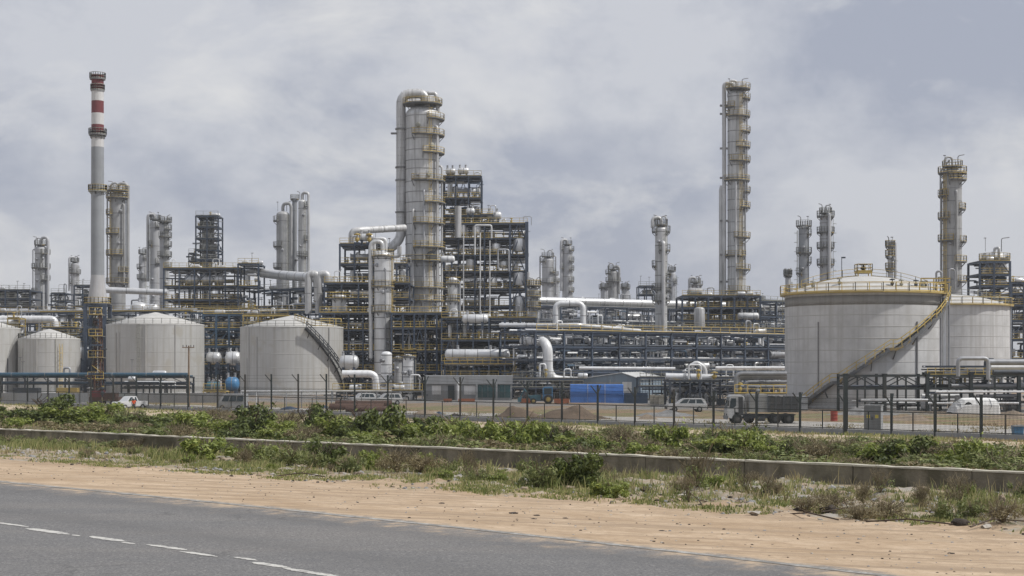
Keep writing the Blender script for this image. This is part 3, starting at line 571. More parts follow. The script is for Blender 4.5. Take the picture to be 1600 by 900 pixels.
for i, (a, b, py, r, Y, lb) in enumerate([(696, 712, 268, 5, 350, 'left one of two small drums on the topmost deck of the steel tower'), (715, 733, 267, 5, 350, 'right one of two small drums on the topmost deck of the steel tower'),
        (760, 784, 337, 6.5, 348, 'white drum with vents on the right upper deck of the steel tower'), (688, 711, 405, 5.5, 332, 'short white pipe stub drum beside the widest column at its dark manhole'),
        (728, 742, 330, 5, 346, 'round white drum at the waist of the steel tower')]): drum(lb, a, b, py, r, Y, 'silver' if i != 3 else 'pipe_white', bands=1)
for i, (px, py, top, lb) in enumerate([(722, 372, 350, 'small vessel behind the stout grey pipe on the highest wide deck'), (745, 372, 352, 'small vessel beside the bright hooked pipe on the highest wide deck'), (775, 398, 380, 'small vessel right of the bright hooked pipe, third deck down'), (735, 424, 405, 'small vessel left of centre on the middle deck'), (788, 424, 408, 'small vessel under the right hooked pipe on the middle deck'), (770, 451, 433, 'small vessel alone on the deck below the middle one'), (812, 398, 372, 'fat vessel high in the open right bay'), (812, 451, 425, 'fat vessel half-way down the open right bay'), (812, 493, 462, 'fat vessel at the foot of the open right bay')]):
    Y = 345; b = PZ(py, Y); r = 1.0 if i < 6 else 1.5; t = T('upright_vessel', f'{lb} of the steel tower', 'vessel', (PX(px, Y), Y, b), 0, 'upright vessels in the steel tower')
    put(t, 'shell', 'vessel', 'silver' if i % 2 == 0 else 'pipe_white', (0, 0, .6), (0, 0, PZ(top, Y) - b), r)
    for k in range(3): beam(t, (r * .8 * cos(k * 2.1), r * .8 * sin(k * 2.1), 0), (r * .8 * cos(k * 2.1), r * .8 * sin(k * 2.1), 1.4), .2, 'steel', 'leg')
    put(t, 'nozzle', 'flanged', 'pipe_grey', (0, 0, PZ(top, Y) - b - .1), (0, 0, PZ(top, Y) - b + .8), .25)
run('white downpipe bending over the waist of the steel tower', [(800, 500), (826, 500), (826, 425)], .32, 341, 'pipe_white')
run('bright hooked pipe crossing the front of the steel tower', [(742, 398), (742, 352), (768, 352), (768, 372)], .2, 342, 'pipe_white')
run('hooked pipe at the right end of the steel tower front', [(778, 420), (778, 390), (795, 390), (795, 424)], .2, 342, 'pipe_grey')

# --- left process block
frame('raised deck block under the elbow of the overhead line, left of the widest column', 531, 600, (381, 412, 442), 318, 10, 3, seed=21, fill=13, w=.45, braces=.6, cat='process structure', name='process_structure', z_bottom=0)
frame('lower deck block with dense small piping, left of the silver vessel', 507, 640, (442, 466, 489), 304, 12, 5, seed=22, fill=14, w=.36, braces=.3, cat='process structure', name='process_structure')
frame('small deck bridging the silver vessel and the widest column', 604, 636, (412, 440, 470), 312, 8, 2, seed=23, fill=8, w=.4, braces=.4, cat='process structure', name='process_structure')
frame('braced table frame carrying the widest column, open with pipes inside', 612, 700, (489, 512, 548, 580), 290, 26, 5, seed=24, fill=20, w=.42, braces=.8, ny=4, cat='process structure', name='process_structure')
frame('table frame behind the middle staircase tank, filled with small pipes', 500, 612, (489, 515, 548, 580), 296, 14, 5, seed=25, fill=20, w=.36, braces=.4, cat='process structure', name='process_structure')
frame('open low frame carrying the two long silver drums', 690, 838, (497, 531, 565, 590), 282, 16, 6, seed=26, fill=18, w=.34, braces=.25, cat='process structure', name='process_structure')
run('fat grey pipe running left from the overhead line to the raised deck', [(632, 356, 10), (562, 360), (550, 362), (550, 384)], .75, 322, 'cladding', bands=4)
run('thin hooked pipe over the raised deck drum', [(585, 400), (585, 373), (603, 373), (603, 392)], .32, 300, 'pipe_white')
run('curved pipe dropping beside the silver vessel', [(612, 470), (612, 400), (624, 400), (624, 385)], .45, 306, 'cladding')
drum('silver drum lying on the raised deck left of the widest column', 560, 584, 371, 6, 316, 'silver')
for i, (px, c) in enumerate(((558, 'rail_bright'), (577, 'rail_bright'))):
    t = T('valve_station', ('left' if i == 0 else 'right') + ' yellow valve station on the raised deck', 'valve', (PX(px, 315), 315, PZ(381, 315))); put(t, 'valve', 'valve', c, (0, 0, 0), (0, 0, 2.2), .9); put(t, 'pedestal', 'box', 'steel', (0, 0, 0), (0, 0, .3), 1.2)
for k, px in enumerate((484, 500)):
    run(('left' if k == 0 else 'right') + ' tall hooked silver pipe where the silver main meets the left block', [(px - 2, 490), (px - 2, 428), (px + 12, 428), (px + 12, 440 + 30 * (1 - k))], .75, 312, 'cladding', bands=5)
t = T('upright_vessel', 'short stout vessel under the lower deck block, ringed with a platform', 'vessel', (PX(530, 300), 300, PZ(489, 300))); put(t, 'shell', 'vessel', 'cladding', (0, 0, 0), (0, 0, 3.6), 1.4); platform(t, 1.4, 2.9, -180, 180, .7)

# --- drums, long pipes in the middle
drum('shorter silver drum at the foot of the steel tower', 722, 763, 498, 7, 279)
drum('long silver drum low in the open frame, above a yellow rail', 695, 797, 554, 8.5, 272, bands=5)
drum('long silver drum ending right of the big pipe elbow', 806, 882, 560, 6, 276, bands=3)
t = T('walkway', 'yellow railed walkway below the long silver drum', 'walkway', (PX(695, 270), 270, PZ(570, 270))); w_ = PX(802, 270) - PX(695, 270)
put(t, 'deck', 'box', 'deck', (0, 0, 0), (w_, 0, 0), 1.6, .2); rail(t, [(0, -.8, .1), (w_, -.8, .1)], 'rail_bright', 1.2, .1, 1.3)
for x in (0, w_ / 2, w_): beam(t, (x, 0, -PZ(570, 270)), (x, 0, 0), .3, 'steel', 'post')
t = T('stair_flight', 'yellow stair climbing to the railed walkway', 'stairs', (PX(789, 268), 268, 0)); zz = PZ(572, 268)
for s in (0, .9): beam(t, (0, s, 0), (2.0, s, zz), .22, 'rail_bright', 'stringer'); beam(t, (0, s, 1.1), (2.0, s, zz + 1.1), .1, 'rail_bright', 'handrail')
for k in range(14): put(t, 'tread', 'box', 'deck', (2.0 * k / 14, 0, zz * k / 14 + .1), (2.0 * k / 14, .9, zz * k / 14 + .1), .28, .06)
run('huge white pipe elbow turning down to the ground left of the tarp', [(818, 533, 6), (856, 533), (856, 594), (905, 597)], .86, 262, 'pipe_white', bands=5, bend=2.4)
run('large white pipe lying right at ground level beside the warehouse gable', [(838, 592), (862, 595), (905, 595)], .7, 268, 'pipe_white', bands=5)
run('square pipe portal in front of the upper pipe rack', [(868, 512), (868, 474), (911, 474), (911, 512)], .55, 300, 'pipe_white', bands=4, bend=1.3)
run('second slimmer leg of the square pipe portal', [(872, 512, 3), (872, 477, 3), (915, 477, 3), (915, 512, 3)], .35, 302, 'pipe_grey', bend=1.0)
run('silver pipe elbow beside the middle staircase tank', [(535, 584), (588, 584), (588, 612)], .62, 262, 'pipe_white', bands=6)
drum('big round-ended drum peeping right of the middle staircase tank', 530, 561, 566, 11, 270, 'silver', bands=2)
run('long white pipe at mid height across the lower rack', [(905, 575), (1055, 576)], .25, 250, 'pipe_white')
run('long white pipe right of the first along the lower rack', [(1118, 575), (1230, 575)], .28, 245, 'pipe_white')
run('long silver pipe lying on the lower rack top, left stretch', [(780, 508), (905, 508), (1000, 517, 10)], .35, 270, 'silver', bands=6)
run('hooked pipe end with dark flange, low beside the tallest column line', [(1080, 572), (1088, 566), (1102, 575), (1102, 590)], .35, 240, 'pipe_white')

# --- racks
FARR = PIPEM
rack('long upper pipe rack right of the steel tower, carrying a fat silver main', 840, 1230, 385, 430, [5, 9, 13.2, 17, 20.6], 9, 7, seed=31, fill=7, big=[(1.2, .95, 'silver', .3)], rmax=.35, railm='rail_grey')
rack('long lower pipe rack crossing the yard between the steel tower and the big tank', 836, 1235, 262, 300, [2.4, 4.6, 6.8, 9, 11.6], 10, 6.2, seed=32, fill=9, rmax=.24, w=.42, pipes=9)
rack('second lower pipe rack row just behind the first', 690, 1240, 300, 330, [2.5, 5, 7.5, 10, 13.4], 8, 7, seed=33, fill=7, railm='rail_grey', pipes=8)
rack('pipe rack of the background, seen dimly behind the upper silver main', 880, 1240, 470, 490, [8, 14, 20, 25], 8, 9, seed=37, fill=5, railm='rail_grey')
frame('round-ended deck structure left of the tallest column, with tanks on top', 1066, 1188, (462, 480, 500, 515), 345, 12, 6, seed=34, fill=12, w=.5, braces=.4, cat='process structure', name='process_structure')
frame('dark low process frame filling the foot of the steel tower and lower rack', 640, 1000, (530, 548, 565, 582), 300, 8, 14, seed=91, fill=9, w=.36, braces=.4, cat='process structure', name='process_structure', railm='rail_grey')
frame('small open frame over the silver main, left of the slender light column', 998, 1022, (447, 460), 420, 6, 2, seed=35, fill=7, w=.35, railm='rail_grey')
drum('tan drum on the deck structure near the big tank', 1152, 1186, 494, 5.5, 340, 'cladding', bands=2)
drum('grey dome-ended drum on top of the deck structure', 1074, 1098, 456, 6, 350, 'cladding_old', bands=1)
t = T('upright_vessel', 'short vessel standing in the deck structure below the tallest column', 'vessel', (PX(1093, 342), 342, PZ(515, 342))); put(t, 'shell', 'vessel', 'cladding', (0, 0, 0), (0, 0, 5), 1.2)
rack('pipe rack with green-grey pipes reaching to the rim of the big tank', 1180, 1245, 355, 365, [8, 13, 17, 20.5], 8, 7, seed=36, fill=9, railm='rail_grey', mats=['steel_green', 'pipe_dark', 'pipe_grey', 'silver'])
rack('dark pipe rack glimpsed behind the lower racks of the yard', 500, 1240, 362, 372, [3, 6.5, 10, 13.5], 8, 8, seed=38, fill=6, railm='rail_grey', mats=['steel', 'pipe_dark', 'pipe_grey', 'steel_blue', 'silver'])
rack('dark pipe rack glimpsed behind the yellow-railed rack at the left', -60, 520, 385, 375, [4, 8, 12, 16], 8, 8, seed=39, fill=6, railm='rail_grey', mats=['steel', 'pipe_dark', 'pipe_grey', 'steel_blue', 'silver'])
# left side
frame('flat-roofed distant frame at the far left edge', -30, 47, (453, 466, 478), 400, 10, 4, seed=41, fill=9, w=.4, braces=.3, railm='rail_grey')
frame('small frame with a squat vessel, right of the far left column', 80, 102, (458, 470, 480), 420, 8, 2, seed=42, fill=10, w=.35, railm='rail_grey')
frame('open frame just left of the chimney foot', 116, 142, (446, 460, 478), 400, 8, 2, seed=43, fill=10, w=.35, railm='rail_grey')
frame('steel lattice tower wrapped round a silver core, left of centre', 306, 341, (337, 354, 372, 390, 405, 418), 400, 6, 2, seed=44, fill=7, w=.4, braces=1.0, railm='rail_grey', name='lattice_tower', cat='lattice tower')
C('silver core column inside the left lattice tower', 323, 15, 342, 403, plats=[(354, -180, 180, .8), (390, -180, 180, .8)], nb=5, m='cladding_old', railm='rail_grey', neck=(.35, 80, 400, 1.6), lad=None)
frame('short lattice frame hugging the left of the left lattice tower', 295, 306, (396, 408, 418), 402, 6, 1, seed=45, fill=5, w=.3, braces=1.0, railm='rail_grey', name='lattice_tower', cat='lattice tower')
frame('long drum deck between the twin columns and the silver main', 256, 376, (419, 447, 468, 482), 352, 12, 5, seed=46, fill=15, w=.36, braces=.35, cat='process structure', name='process_structure')
frame('tall gate-like portal at the start of the silver main', 372, 404, (412, 447, 482), 346, 8, 1, seed=47, fill=6, w=.4, braces=.0, cat='process structure', name='process_structure')
for i, (a, b) in enumerate(((288, 312), (315, 334), (334, 351))): drum(('leftmost', 'middle', 'rightmost')[i] + ' of three silver drums resting on the long drum deck', a, b, 437, 8 - i * .6, 354, 'silver', bands=1, group='drums on the long drum deck')
rack('wide pipe rack under the fat silver main, left of the left process block', 398, 512, 350, 330, [8, 12, 15.5, 19, 22.6], 9, 6.5, seed=48, fill=8, railm='rail_grey')
run('fat silver main pipe running level towards the left process block', [(372, 422, 8), (430, 429), (505, 435, -22)], 1.05, 350, 'silver', bands=5)
run('second fat silver pipe at the left of the drum deck behind the chimney', [(166, 453), (262, 457)], .75, 370, 'silver', bands=6)
rack('long yellow-railed pipe rack behind the left tanks', -40, 300, 352, 338, [4, 8.5, 13, 17.6], 9, 7, seed=49, fill=8, railm='rail_bright', rmax=.32, big=[(2.5, .22, 'cladding_old', .2)], mats=['silver', 'pipe_grey', 'rail_yellow', 'pipe_dark', 'pipe_white'], w=.32)
rack('yellow-railed pipe rack between the two left staircase tanks and the left block', 300, 512, 338, 326, [4, 8, 12.5, 17.2], 9, 7, seed=50, fill=10, railm='rail_yellow', mat='steel_blue', w=.32)
frame('blue steel frame standing in the gap between the two large left tanks', 318, 378, (491, 513, 540, 570), 318, 8, 3, seed=51, fill=12, w=.5, braces=.4, mat='steel_blue', cat='process structure', name='process_structure')
drum('left of two silver drums in the gap between the large left tanks', 322, 346, 559, 9, 310, 'silver', bands=1); drum('right of two silver drums in the gap between the large left tanks', 352, 377, 560, 11, 309, 'silver', bands=1)
drum('silver drum right of the small left tank', 122, 146, 552, 10, 330, 'silver', bands=1); drum('white drum behind the chimney trestle', 147, 170, 548, 8, 340, 'pipe_white', bands=1)
frame('dark frame seen in the gap right of the small left tank', 118, 172, (498, 520, 542, 570), 335, 8, 3, seed=52, fill=12, w=.45, braces=.3, cat='process structure', name='process_structure')
run('white pipe running right over the small left tank', [(-30, 499), (86, 499), (86, 516)], .8, 326, 'pipe_white', bands=8)
run('short white pipe bent down behind the far left tank', [(0, 504), (32, 504), (32, 520)], .6, 322, 'pipe_white')
frame('yellow work platform behind the far left tank', 12, 30, (497, 508), 318, 4, 1, seed=53, fill=3, w=.25, railm='rail_bright', mat='rail_yellow', name='work_platform', cat='platform')
frame('yellow work platform behind the roof of the small left tank', 66, 120, (512, 524), 322, 4, 3, seed=54, fill=4, w=.25, railm='rail_yellow', mat='steel', name='work_platform', cat='platform')
frame('yellow work platform behind the roof of the middle staircase tank', 380, 450, (492, 504), 316, 4, 3, seed=55, fill=5, w=.25, railm='rail_bright', mat='rail_yellow', name='work_platform', cat='platform')
for i, (px, w_) in enumerate(((218, 14), (240, 9))):
    Y = 345; r = w_ / F * Y; z = PZ(480, Y); t = T('dome_tank', ('wider' if i == 0 else 'narrower') + ' low dome tank peeping over the roof of the left large tank', 'tank', (PX(px, Y), Y, z)); m = M(); m.lathe([(r, -1)] + [(r * cos(radians(a)), r * .6 * sin(radians(a))) for a in (0, 20, 40, 60, 75, 88)], 24); part(t, 'dome', m, 'silver'); put(t, 'nozzle', 'flanged', 'pipe_grey', (0, 0, r * .55), (0, 0, r * .6 + .9), .3)
# right side
frame('dark steel lattice tower at the right edge wrapped round a squat silver vessel', 1531, 1578, (408, 428, 446, 466, 500, 540, 575), 318, 8, 2, seed=61, fill=11, w=.5, braces=.9, cat='lattice tower', name='lattice_tower', xs=(1531, 1553, 1578))
C('squat silver vessel on top of the right lattice tower', 1554, 36, 393, 322, z0=PZ(428, 322), plats=[(405, -180, 180, 1.0)], nb=2, m='cladding', neck=(.3, 0, 410, .6), top=False, name='process_column', lad=None)
frame('lower dark steel frame past the right lattice tower, cut by the edge of view', 1580, 1640, (441, 458, 476, 500, 530, 560), 330, 8, 3, seed=62, fill=11, w=.45, braces=.6, cat='process structure', name='process_structure')
run('hooked thin pipe over the gap between the two big tanks', [(1463, 500, 0), (1463, 424), (1471, 424), (1471, 440)], .14, 205, 'pipe_grey')
# ---------------------------------------------------------------- storage tanks
def tank(label, pc, Yc, R, rim_row, apex_row, mat, roofm, n_seam=5, dome=False, base=0.0, vseams=(), group=None, topband=None, railm='rail_grey', rails=True, rth=.07):
    """axis at pixel column pc and distance Yc"""
    Yf = Yc - R; H = PZ(rim_row, Yf); t = T('storage_tank', label, 'tank', (PX(pc, Yc), Yc, base), 0, group)
    zt = topband if topband else H
    m = M(); m.lathe([(R, 0), (R, H)], 96); part(t, 'shell', m, mat)
    ap = PZ(apex_row, Yc)
    m = M()
    if dome: m.lathe([(R * 1.004, H - .15), (R * 1.004, H + .1)] + [(R * k_, H + .1 + (ap - H) * (1 - k_ * k_)) for k_ in (.98, .93, .85, .75, .62, .48, .33, .17, .01)], 96, cap=False)
    else: m.lathe([(R * 1.006, H - .12), (R * 1.006, H + .06), (R * .3, H + (ap - H) * .75), (.2, ap)], 64, cap=False)
    part(t, 'roof', m, roofm)
    for i in range(1, n_seam + 1):
        z = H * i / (n_seam + 1); m = M(); m.lathe([(R + .002, z), (R + .02, z + .02), (R + .02, z + .08), (R + .002, z + .11)], 96, cap=False); part(t, 'weld_seam', m, 'tank_seam')
    m = M(); m.lathe([(R + .002, 0), (R + .35, 0), (R + .35, .4), (R + .002, .4)], 64, cap=False); part(t, 'plinth', m, 'concrete')
    for a, z0, z1, w, mt in vseams:
        p = (sin(radians(a)) * (R + w * .6), -cos(radians(a)) * (R + w * .6)); put(t, 'standpipe', 'cyl', mt, (*p, z0), (*p, z1 if z1 else H), w / 2)
    if rails:
        m = M(); rail_path(m, [(x, y, H) for x, y, _ in arc(R - .1, 0, 0, 360, 36)], 1.1, rth, 2); part(t, 'handrail', m, railm)
    return t, R, H, ap
def helix(t, R, H, a0, a1, z0, z1, w, mat, railm, n, landings=(), tread='deck', th=.09):
    pts = []
    for i in range(n + 1):
        f = i / n; a = radians(a0 + (a1 - a0) * f); g = f
        pts.append((a, z0 + (z1 - z0) * f))
    if landings:      # flatten the climb over each landing, steepen between
        zz = []; 
        for a, z in pts: zz.append(a)
        fl = lambda f: sum(max(0, min(f, l1) - l0) for l0, l1 in landings)
        tot = 1 - sum(l1 - l0 for l0, l1 in landings)
        pts = [(a, z0 + (z1 - z0) * ((i / n) - fl(i / n)) / tot) for i, (a, z) in enumerate(pts)]
    for i, (a, z) in enumerate(pts[:-1]):
        a2, z2 = pts[i + 1]; am = (a + a2) / 2; c, s_ = cos(am), sin(am); d = R * (a2 - a) * .55
        m = None
        o = put(t, 'tread', 'box', tread, (s_ * (R + .05), -c * (R + .05), z2 - .03), (s_ * (R + .05 + w), -c * (R + .05 + w), z2 - .03), abs(d) * 2, .06)
    for rr_, nm in ((R + .06, 'stringer'), (R + w + .06, 'stringer')):
        m = M(); Q = [(sin(a) * rr_, -cos(a) * rr_, z - .1) for a, z in pts]
        for u, v in zip(Q, Q[1:]): m.bar(u, v, .08, .42)
        part(t, nm, m, mat)
    m = M(); rr_ = R + w + .06; Q = [(sin(a) * rr_, -cos(a) * rr_, z) for a, z in pts]
    st = max(1, round(1.2 / ((Vector(Q[1]) - Vector(Q[0])).length)))
    for k, (u, v) in enumerate(zip(Q, Q[1:])):
        for h in (1.1, .6): m.bar(Vector(u) + Vector((0, 0, h)), Vector(v) + Vector((0, 0, h)), th)
        if k % st == 0: m.bar(u, Vector(u) + Vector((0, 0, 1.1)), th)
    part(t, 'handrail', m, railm)
    for k in range(2, n, 8):
        a, z = pts[k]; m = M(); m.bar((sin(a) * (R + w), -cos(a) * (R + w), z - .3), (sin(a) * R, -cos(a) * R, z - 1.4), .12); part(t, 'bracket', m, mat)
    return pts

# big right tank: ringed roof gallery, long yellow stair
t, R, H, ap = tank('biggest pale concrete-grey tank with a long yellow staircase climbing across its face', 1349, 210.5, 10.6, 455, 433, 'concrete', 'tank_roof', n_seam=9, dome=True, railm='rail_yellow',
    vseams=[(-46, 3, 11.5, .14, 'band'), (27, 1, 11.5, .2, 'band'), (62, 0, 15, .5, 'pipe_white'), (57, 0, 15, .22, 'pipe_grey')], rth=.06)
m = M(); m.lathe([(R + .003, H - 1.7), (R + .02, H - 1.7), (R + .02, H - .45), (R + .003, H - .45)], 96, cap=False); part(t, 'top_course', m, 'course_grey')
platform(t, R, H + .05, -180, 180, .75, 'rail_yellow', 'rail_bright', .08, brackets=False, thick=.2)
helix(t, R, H, -58, 66, .3, H - .2, 1.0, 'deck', 'rail_yellow', 64, landings=[(.2, .235), (.5, .54), (.78, .8)])
m = M()
for a in range(0, 360, 45): pass
zr = ap + .75; [beam(t, (a_, b_, ap - .3), (a_, b_, zr - .2), .12, 'rail_bright', 'support') for a_ in (-.9, .9) for b_ in (-.9, .9)]
rt = part(t, 'roof_platform', (lambda q: (q.box(-1.0, 1.0, -1.0, 1.0, zr - .25, zr), q)[1])(M()), 'rail_bright'); q = M(); rail_path(q, [(-1, -1, zr), (1, -1, zr), (1, 1, zr), (-1, 1, zr), (-1, -1, zr)], 1.0, .08, 1.0); part(rt, 'handrail', q, 'rail_bright')
put(t, 'roof_vent', 'valve', 'pipe_dark', (0, 0, zr), (0, 0, zr + 1.1), .8)
m = M(); m.bar((-2.9, .3, ap - .3), (-2.9, .3, ap + 2.7), .08); m.box(-2.95, -2.4, .2, .4, ap + 2.6, ap + 2.8); part(t, 'lamp', m, 'pipe_dark')
for s in (-1, 1):
    m = M(); P_ = [(s * x, -.6, H + .1 + (ap - H) * (1 - (x / R) ** 2)) for x in (1, 3, 5, 7, 8.6)]; rail_path(m, P_, 1.0, .06, 1.6); part(t, 'roof_handrail', m, 'rail_yellow')
    m = M(); [m.bar(a, b, .8, .08) for a, b in zip(P_, P_[1:])]; part(t, 'roof_walkway', m, 'deck')
for i, (a, r_) in enumerate(((-35, 8.2), (12, 8.8), (20, 9), (36, 9.0), (44, 9.2), (50, 9), (-60, 9))):
    x, y = sin(radians(a)) * r_, -cos(radians(a)) * r_; z = H + .1 + (ap - H) * (1 - (r_ / R) ** 2); put(t, 'roof_fitting', 'valve', 'pipe_dark' if i % 2 else 'rail_grey', (x, y, z - .2), (x, y, z + .9), .5)
# gantry where the stair arrives
for x in (6.2, 7.9, 9.4): beam(t, (x, -6.4, H), (x, -6.4, H + 1.9), .14, 'rail_bright', 'post')
for z in (1.9, 1.4): beam(t, (6.2, -6.4, H + z), (10.1, -6.4, H + z), .16, 'rail_bright', 'gantry_beam')
m = M(); m.tube([(10.2, -5.4, H - 14), (10.2, -5.4, H + 3.2), (11.0, -5.2, H + 3.2), (11.0, -5.2, H + .5)], .13, 8, .5); part(t, 'vent_pipe', m, 'pipe_grey')
put(t, 'ladder_cage', 'cyl', 'rail_grey', (-R - .5, -.3, H - 3.6), (-R - .5, -.3, H - .2), .05)

t, R, H, ap = tank('second big pale tank standing half behind the biggest one', 1473, 254, 10.6, 475, 461, 'concrete', 'tank_roof', n_seam=8, dome=True, railm='rail_grey', vseams=[(75, 0, None, .2, 'pipe_grey')])
platform(t, R, H + .05, -180, 180, .6, 'rail_yellow', 'rail_bright', .06, brackets=False, thick=.16)
m = M(); P_ = [(x, -.6, H + .1 + (ap - H) * (1 - (x / R) ** 2)) for x in (.4, 3, 5, 7, 9)]; rail_path(m, P_, 1.0, .07, 1.6); part(t, 'roof_handrail', m, 'rail_grey')
for x in (5.2, 6.6): beam(t, (x, -2, H), (x, -2, H + 2.6), .12, 'rail_grey', 'post')
beam(t, (5.2, -2, H + 2.6), (6.6, -2, H + 2.6), .12, 'rail_grey', 'gantry_beam')
# left tanks
t, R, H, ap = tank('large smooth grey cone-roofed tank beside the chimney trestle', 243, 306, 9.55, 506, 488, 'tank_paint', 'tank_roof', 4, vseams=[(-38, 0, 12, .16, 'tank_seam'), (-32, 0, 12, .1, 'tank_seam'), (2, 0, None, .2, 'tank_seam'), (36, 0, None, .14, 'tank_seam')])
ladder(t, R, -6, 1, H, 'rail_grey')
t, R, H, ap = tank('large smooth grey tank with a dark stair curling down its right flank', 456.5, 296, 9.9, 510, 493, 'tank_paint', 'tank_roof', 4, vseams=[(-46, 0, None, .12, 'tank_seam'), (-33, 0, 11, .14, 'tank_seam'), (52, 0, None, .2, 'tank_seam'), (-50, 0, 7, .1, 'tank_seam')])
helix(t, R, H, 22, 92, H - .2, .3, 1.0, 'dark_plastic', 'pipe_dark', 46, tread='dark_plastic', th=.12)
m = M(); rail_path(m, [(1, -R * .35, ap - .9), (4, -R * .75, H + .4), (5.5, -R * .82, H + .1), (8.5, -R * .5, H + .1)], 1.1, .1, 1.4); part(t, 'roof_handrail', m, 'rail_bright')
for x in (7.4, 8.6, 9.6): beam(t, (x, -1.4, H - .1), (x, -1.4, H + 1.7), .14, 'rail_yellow', 'post')
beam(t, (5.5, -1.4, H + 1.7), (9.6, -1.4, H + 1.7), .16, 'rail_yellow', 'gantry_beam')
t, R, H, ap = tank('small pale cone-roofed tank left of the chimney', 77, 304, 5.95, 529, 514, 'tank_paint', 'tank_roof', 3, vseams=[(-40, 0, 9, .12, 'tank_seam'), (-6, 0, None, .16, 'tank_seam'), (28, 0, None, .14, 'rail_grey')])
ladder(t, R, 37, 0, H - 1, 'rail_yellow')
t, R, H, ap = tank('pale cone-roofed tank cut by the left edge of the view', -30, 304, 7.5, 512, 496, 'tank_paint', 'tank_roof', 3, vseams=[(60, 0, 7, .16, 'pipe_dark')])
# ---------------------------------------------------------------- ground: road on a bank, verge, low wall, ditch, fence line, yard
def clampx(px): return max(-1350.0, min(3400.0, px))
def Yroad(px): p = clampx(px); return 5520.0 / (183 + .093 * p + 8.5e-6 * p * p)
def Ywall(px): p = clampx(px); return max(7200.0 / (102 + .042 * p), Yroad(p) * 1.25)
def Yfence(px): p = clampx(px); return max(14400.0 / (63.4 + .0363 * p), Ywall(p) * 1.4)
def lerp(a, b, t): return a + (b - a) * t
def nz(x, y, s=1.0, o=0.0): return mnoise.noise(Vector((x * s + o, y * s - o, o)))
def base_z(s):
    if s <= 0: return 3.7
    if s <= 1: return lerp(3.7, 2.37, s)
    if s <= 2: return lerp(2.42, 0.0, s - 1)
    return 0.0
def srow(px, s):
    if s <= 1: return lerp(Yroad(px), Ywall(px), s)
    if s <= 2: return lerp(Ywall(px), Yfence(px), s - 1)
    return Yfence(px) + (s - 2) * 100
def hgt(x, y, s):
    z = base_z(s)
    if .25 < s < .97: k = min(1, (s - .25) / .2, (.97 - s) / .1); g2 = .7 + .8 * min(1, max(0, (800 + F * x / y - 500) / 700)); z += k * g2 * (nz(x, y, .45, 3) * .17 + nz(x, y, 1.5, 7) * .12 + nz(x, y, 4, 9) * .05 + abs(nz(x, y, 9, 5)) * .03)
    elif 0.02 < s <= .25: z += nz(x, y, .5, 2) * .02 * min(1, (s - .02) / .1)
    elif 1.08 < s < 1.95: k = min(1, (s - 1.08) / .1, (1.95 - s) / .1); z += k * (nz(x, y, .16, 5) * .35 + nz(x, y, .7, 4) * .15)
    elif s > 2.25: z += min(1, (s - 2.25) * 3) * (abs(nz(x, y, .06, 8)) * .35 + nz(x, y, .3, 5) * .08) * (1 if s < 3.2 else 0)
    return z
def at(px, s):
    Y = srow(px, s); x = PX(px, Y); return Vector((x, Y, hgt(x, Y, s)))
def gh(px, py, s0=0.0):
    """ground point seen at a pixel"""
    s = s0; last = at(px, s)
    while s < 4.5:
        p = at(px, s)
        if HZ + (EYE - p.z) * F / p.y <= py: return p, s
        s += .01
    return at(px, s), s
pxs = [-2600, -2000, -1600] + list(range(-1350, -100, 50)) + list(range(-100, 1704, 6)) + list(range(1750, 3401, 60)) + [3800, 4600]
ss = [-.0]
rows = []
for k in range(8): rows.append(('near', k / 8))
for k in range(0, 70): rows.append(('s', k / 70))
for k in range(0, 50): rows.append(('s', 1.0 + .0001 + k / 50))
for k in range(0, 60): rows.append(('s', 2 + k / 40))
for k in (3.6, 4, 5, 7, 10, 16, 26, 45): rows.append(('s', k))
V = []; ZN = []
for kind, k in rows:
    for px in pxs:
        if kind == 'near': Y = lerp(3.0, Yroad(px), k); s = -.001 - (1 - k); z = 3.7
        else: s = k; Y = srow(px, s); z = None
        x = PX(px, Y); z = hgt(x, Y, s) if z is None else z
        V.append((x, Y, z)); ZN.append(s)
n = len(pxs); Fc = [(r * n + i, r * n + i + 1, (r + 1) * n + i + 1, (r + 1) * n + i) for r in range(len(rows) - 1) for i in range(n - 1)]
me = bpy.data.meshes.new('ground'); me.from_pydata(V, [], Fc); me.polygons.foreach_set('use_smooth', [True] * len(Fc))
at_ = me.attributes.new('zone', 'FLOAT', 'POINT'); at_.data.foreach_set('value', ZN)
gm = bpy.data.materials.new('ground_soil'); gm.use_nodes = True; N = gm.node_tree.nodes; l = gm.node_tree.links.new; b = N['Principled BSDF']; b.inputs['Roughness'].default_value = .95
b.inputs['Specular IOR Level'].default_value = .15
g = N.new('ShaderNodeNewGeometry'); an = N.new('ShaderNodeAttribute'); an.attribute_name = 'zone'
def nnoise(sc, det=6, rough=.6, vec=None):
    q = N.new('ShaderNodeTexNoise'); q.inputs['Scale'].default_value = sc; q.inputs['Detail'].default_value = det; q.inputs['Roughness'].default_value = rough; l(vec or g.outputs['Position'], q.inputs['Vector']); return q.outputs['Fac']
def ramp(src, stops, interp='LINEAR'):
    r_ = N.new('ShaderNodeValToRGB'); r_.color_ramp.interpolation = interp; e = r_.color_ramp.elements
    while len(e) < len(stops): e.new(.5)
    for q, (p, c) in zip(e, stops): q.position = p; q.color = (*c, 1) if len(c) == 3 else c
    l(src, r_.inputs[0]); return r_.outputs[0]
def math(op, a, b_=None, c=None):
    q = N.new('ShaderNodeMath'); q.operation = op
    for i, v in enumerate((a, b_, c)):
        if v is None: continue
        if isinstance(v, (int, float)): q.inputs[i].default_value = v
        else: l(v, q.inputs[i])
    return q.outputs[0]
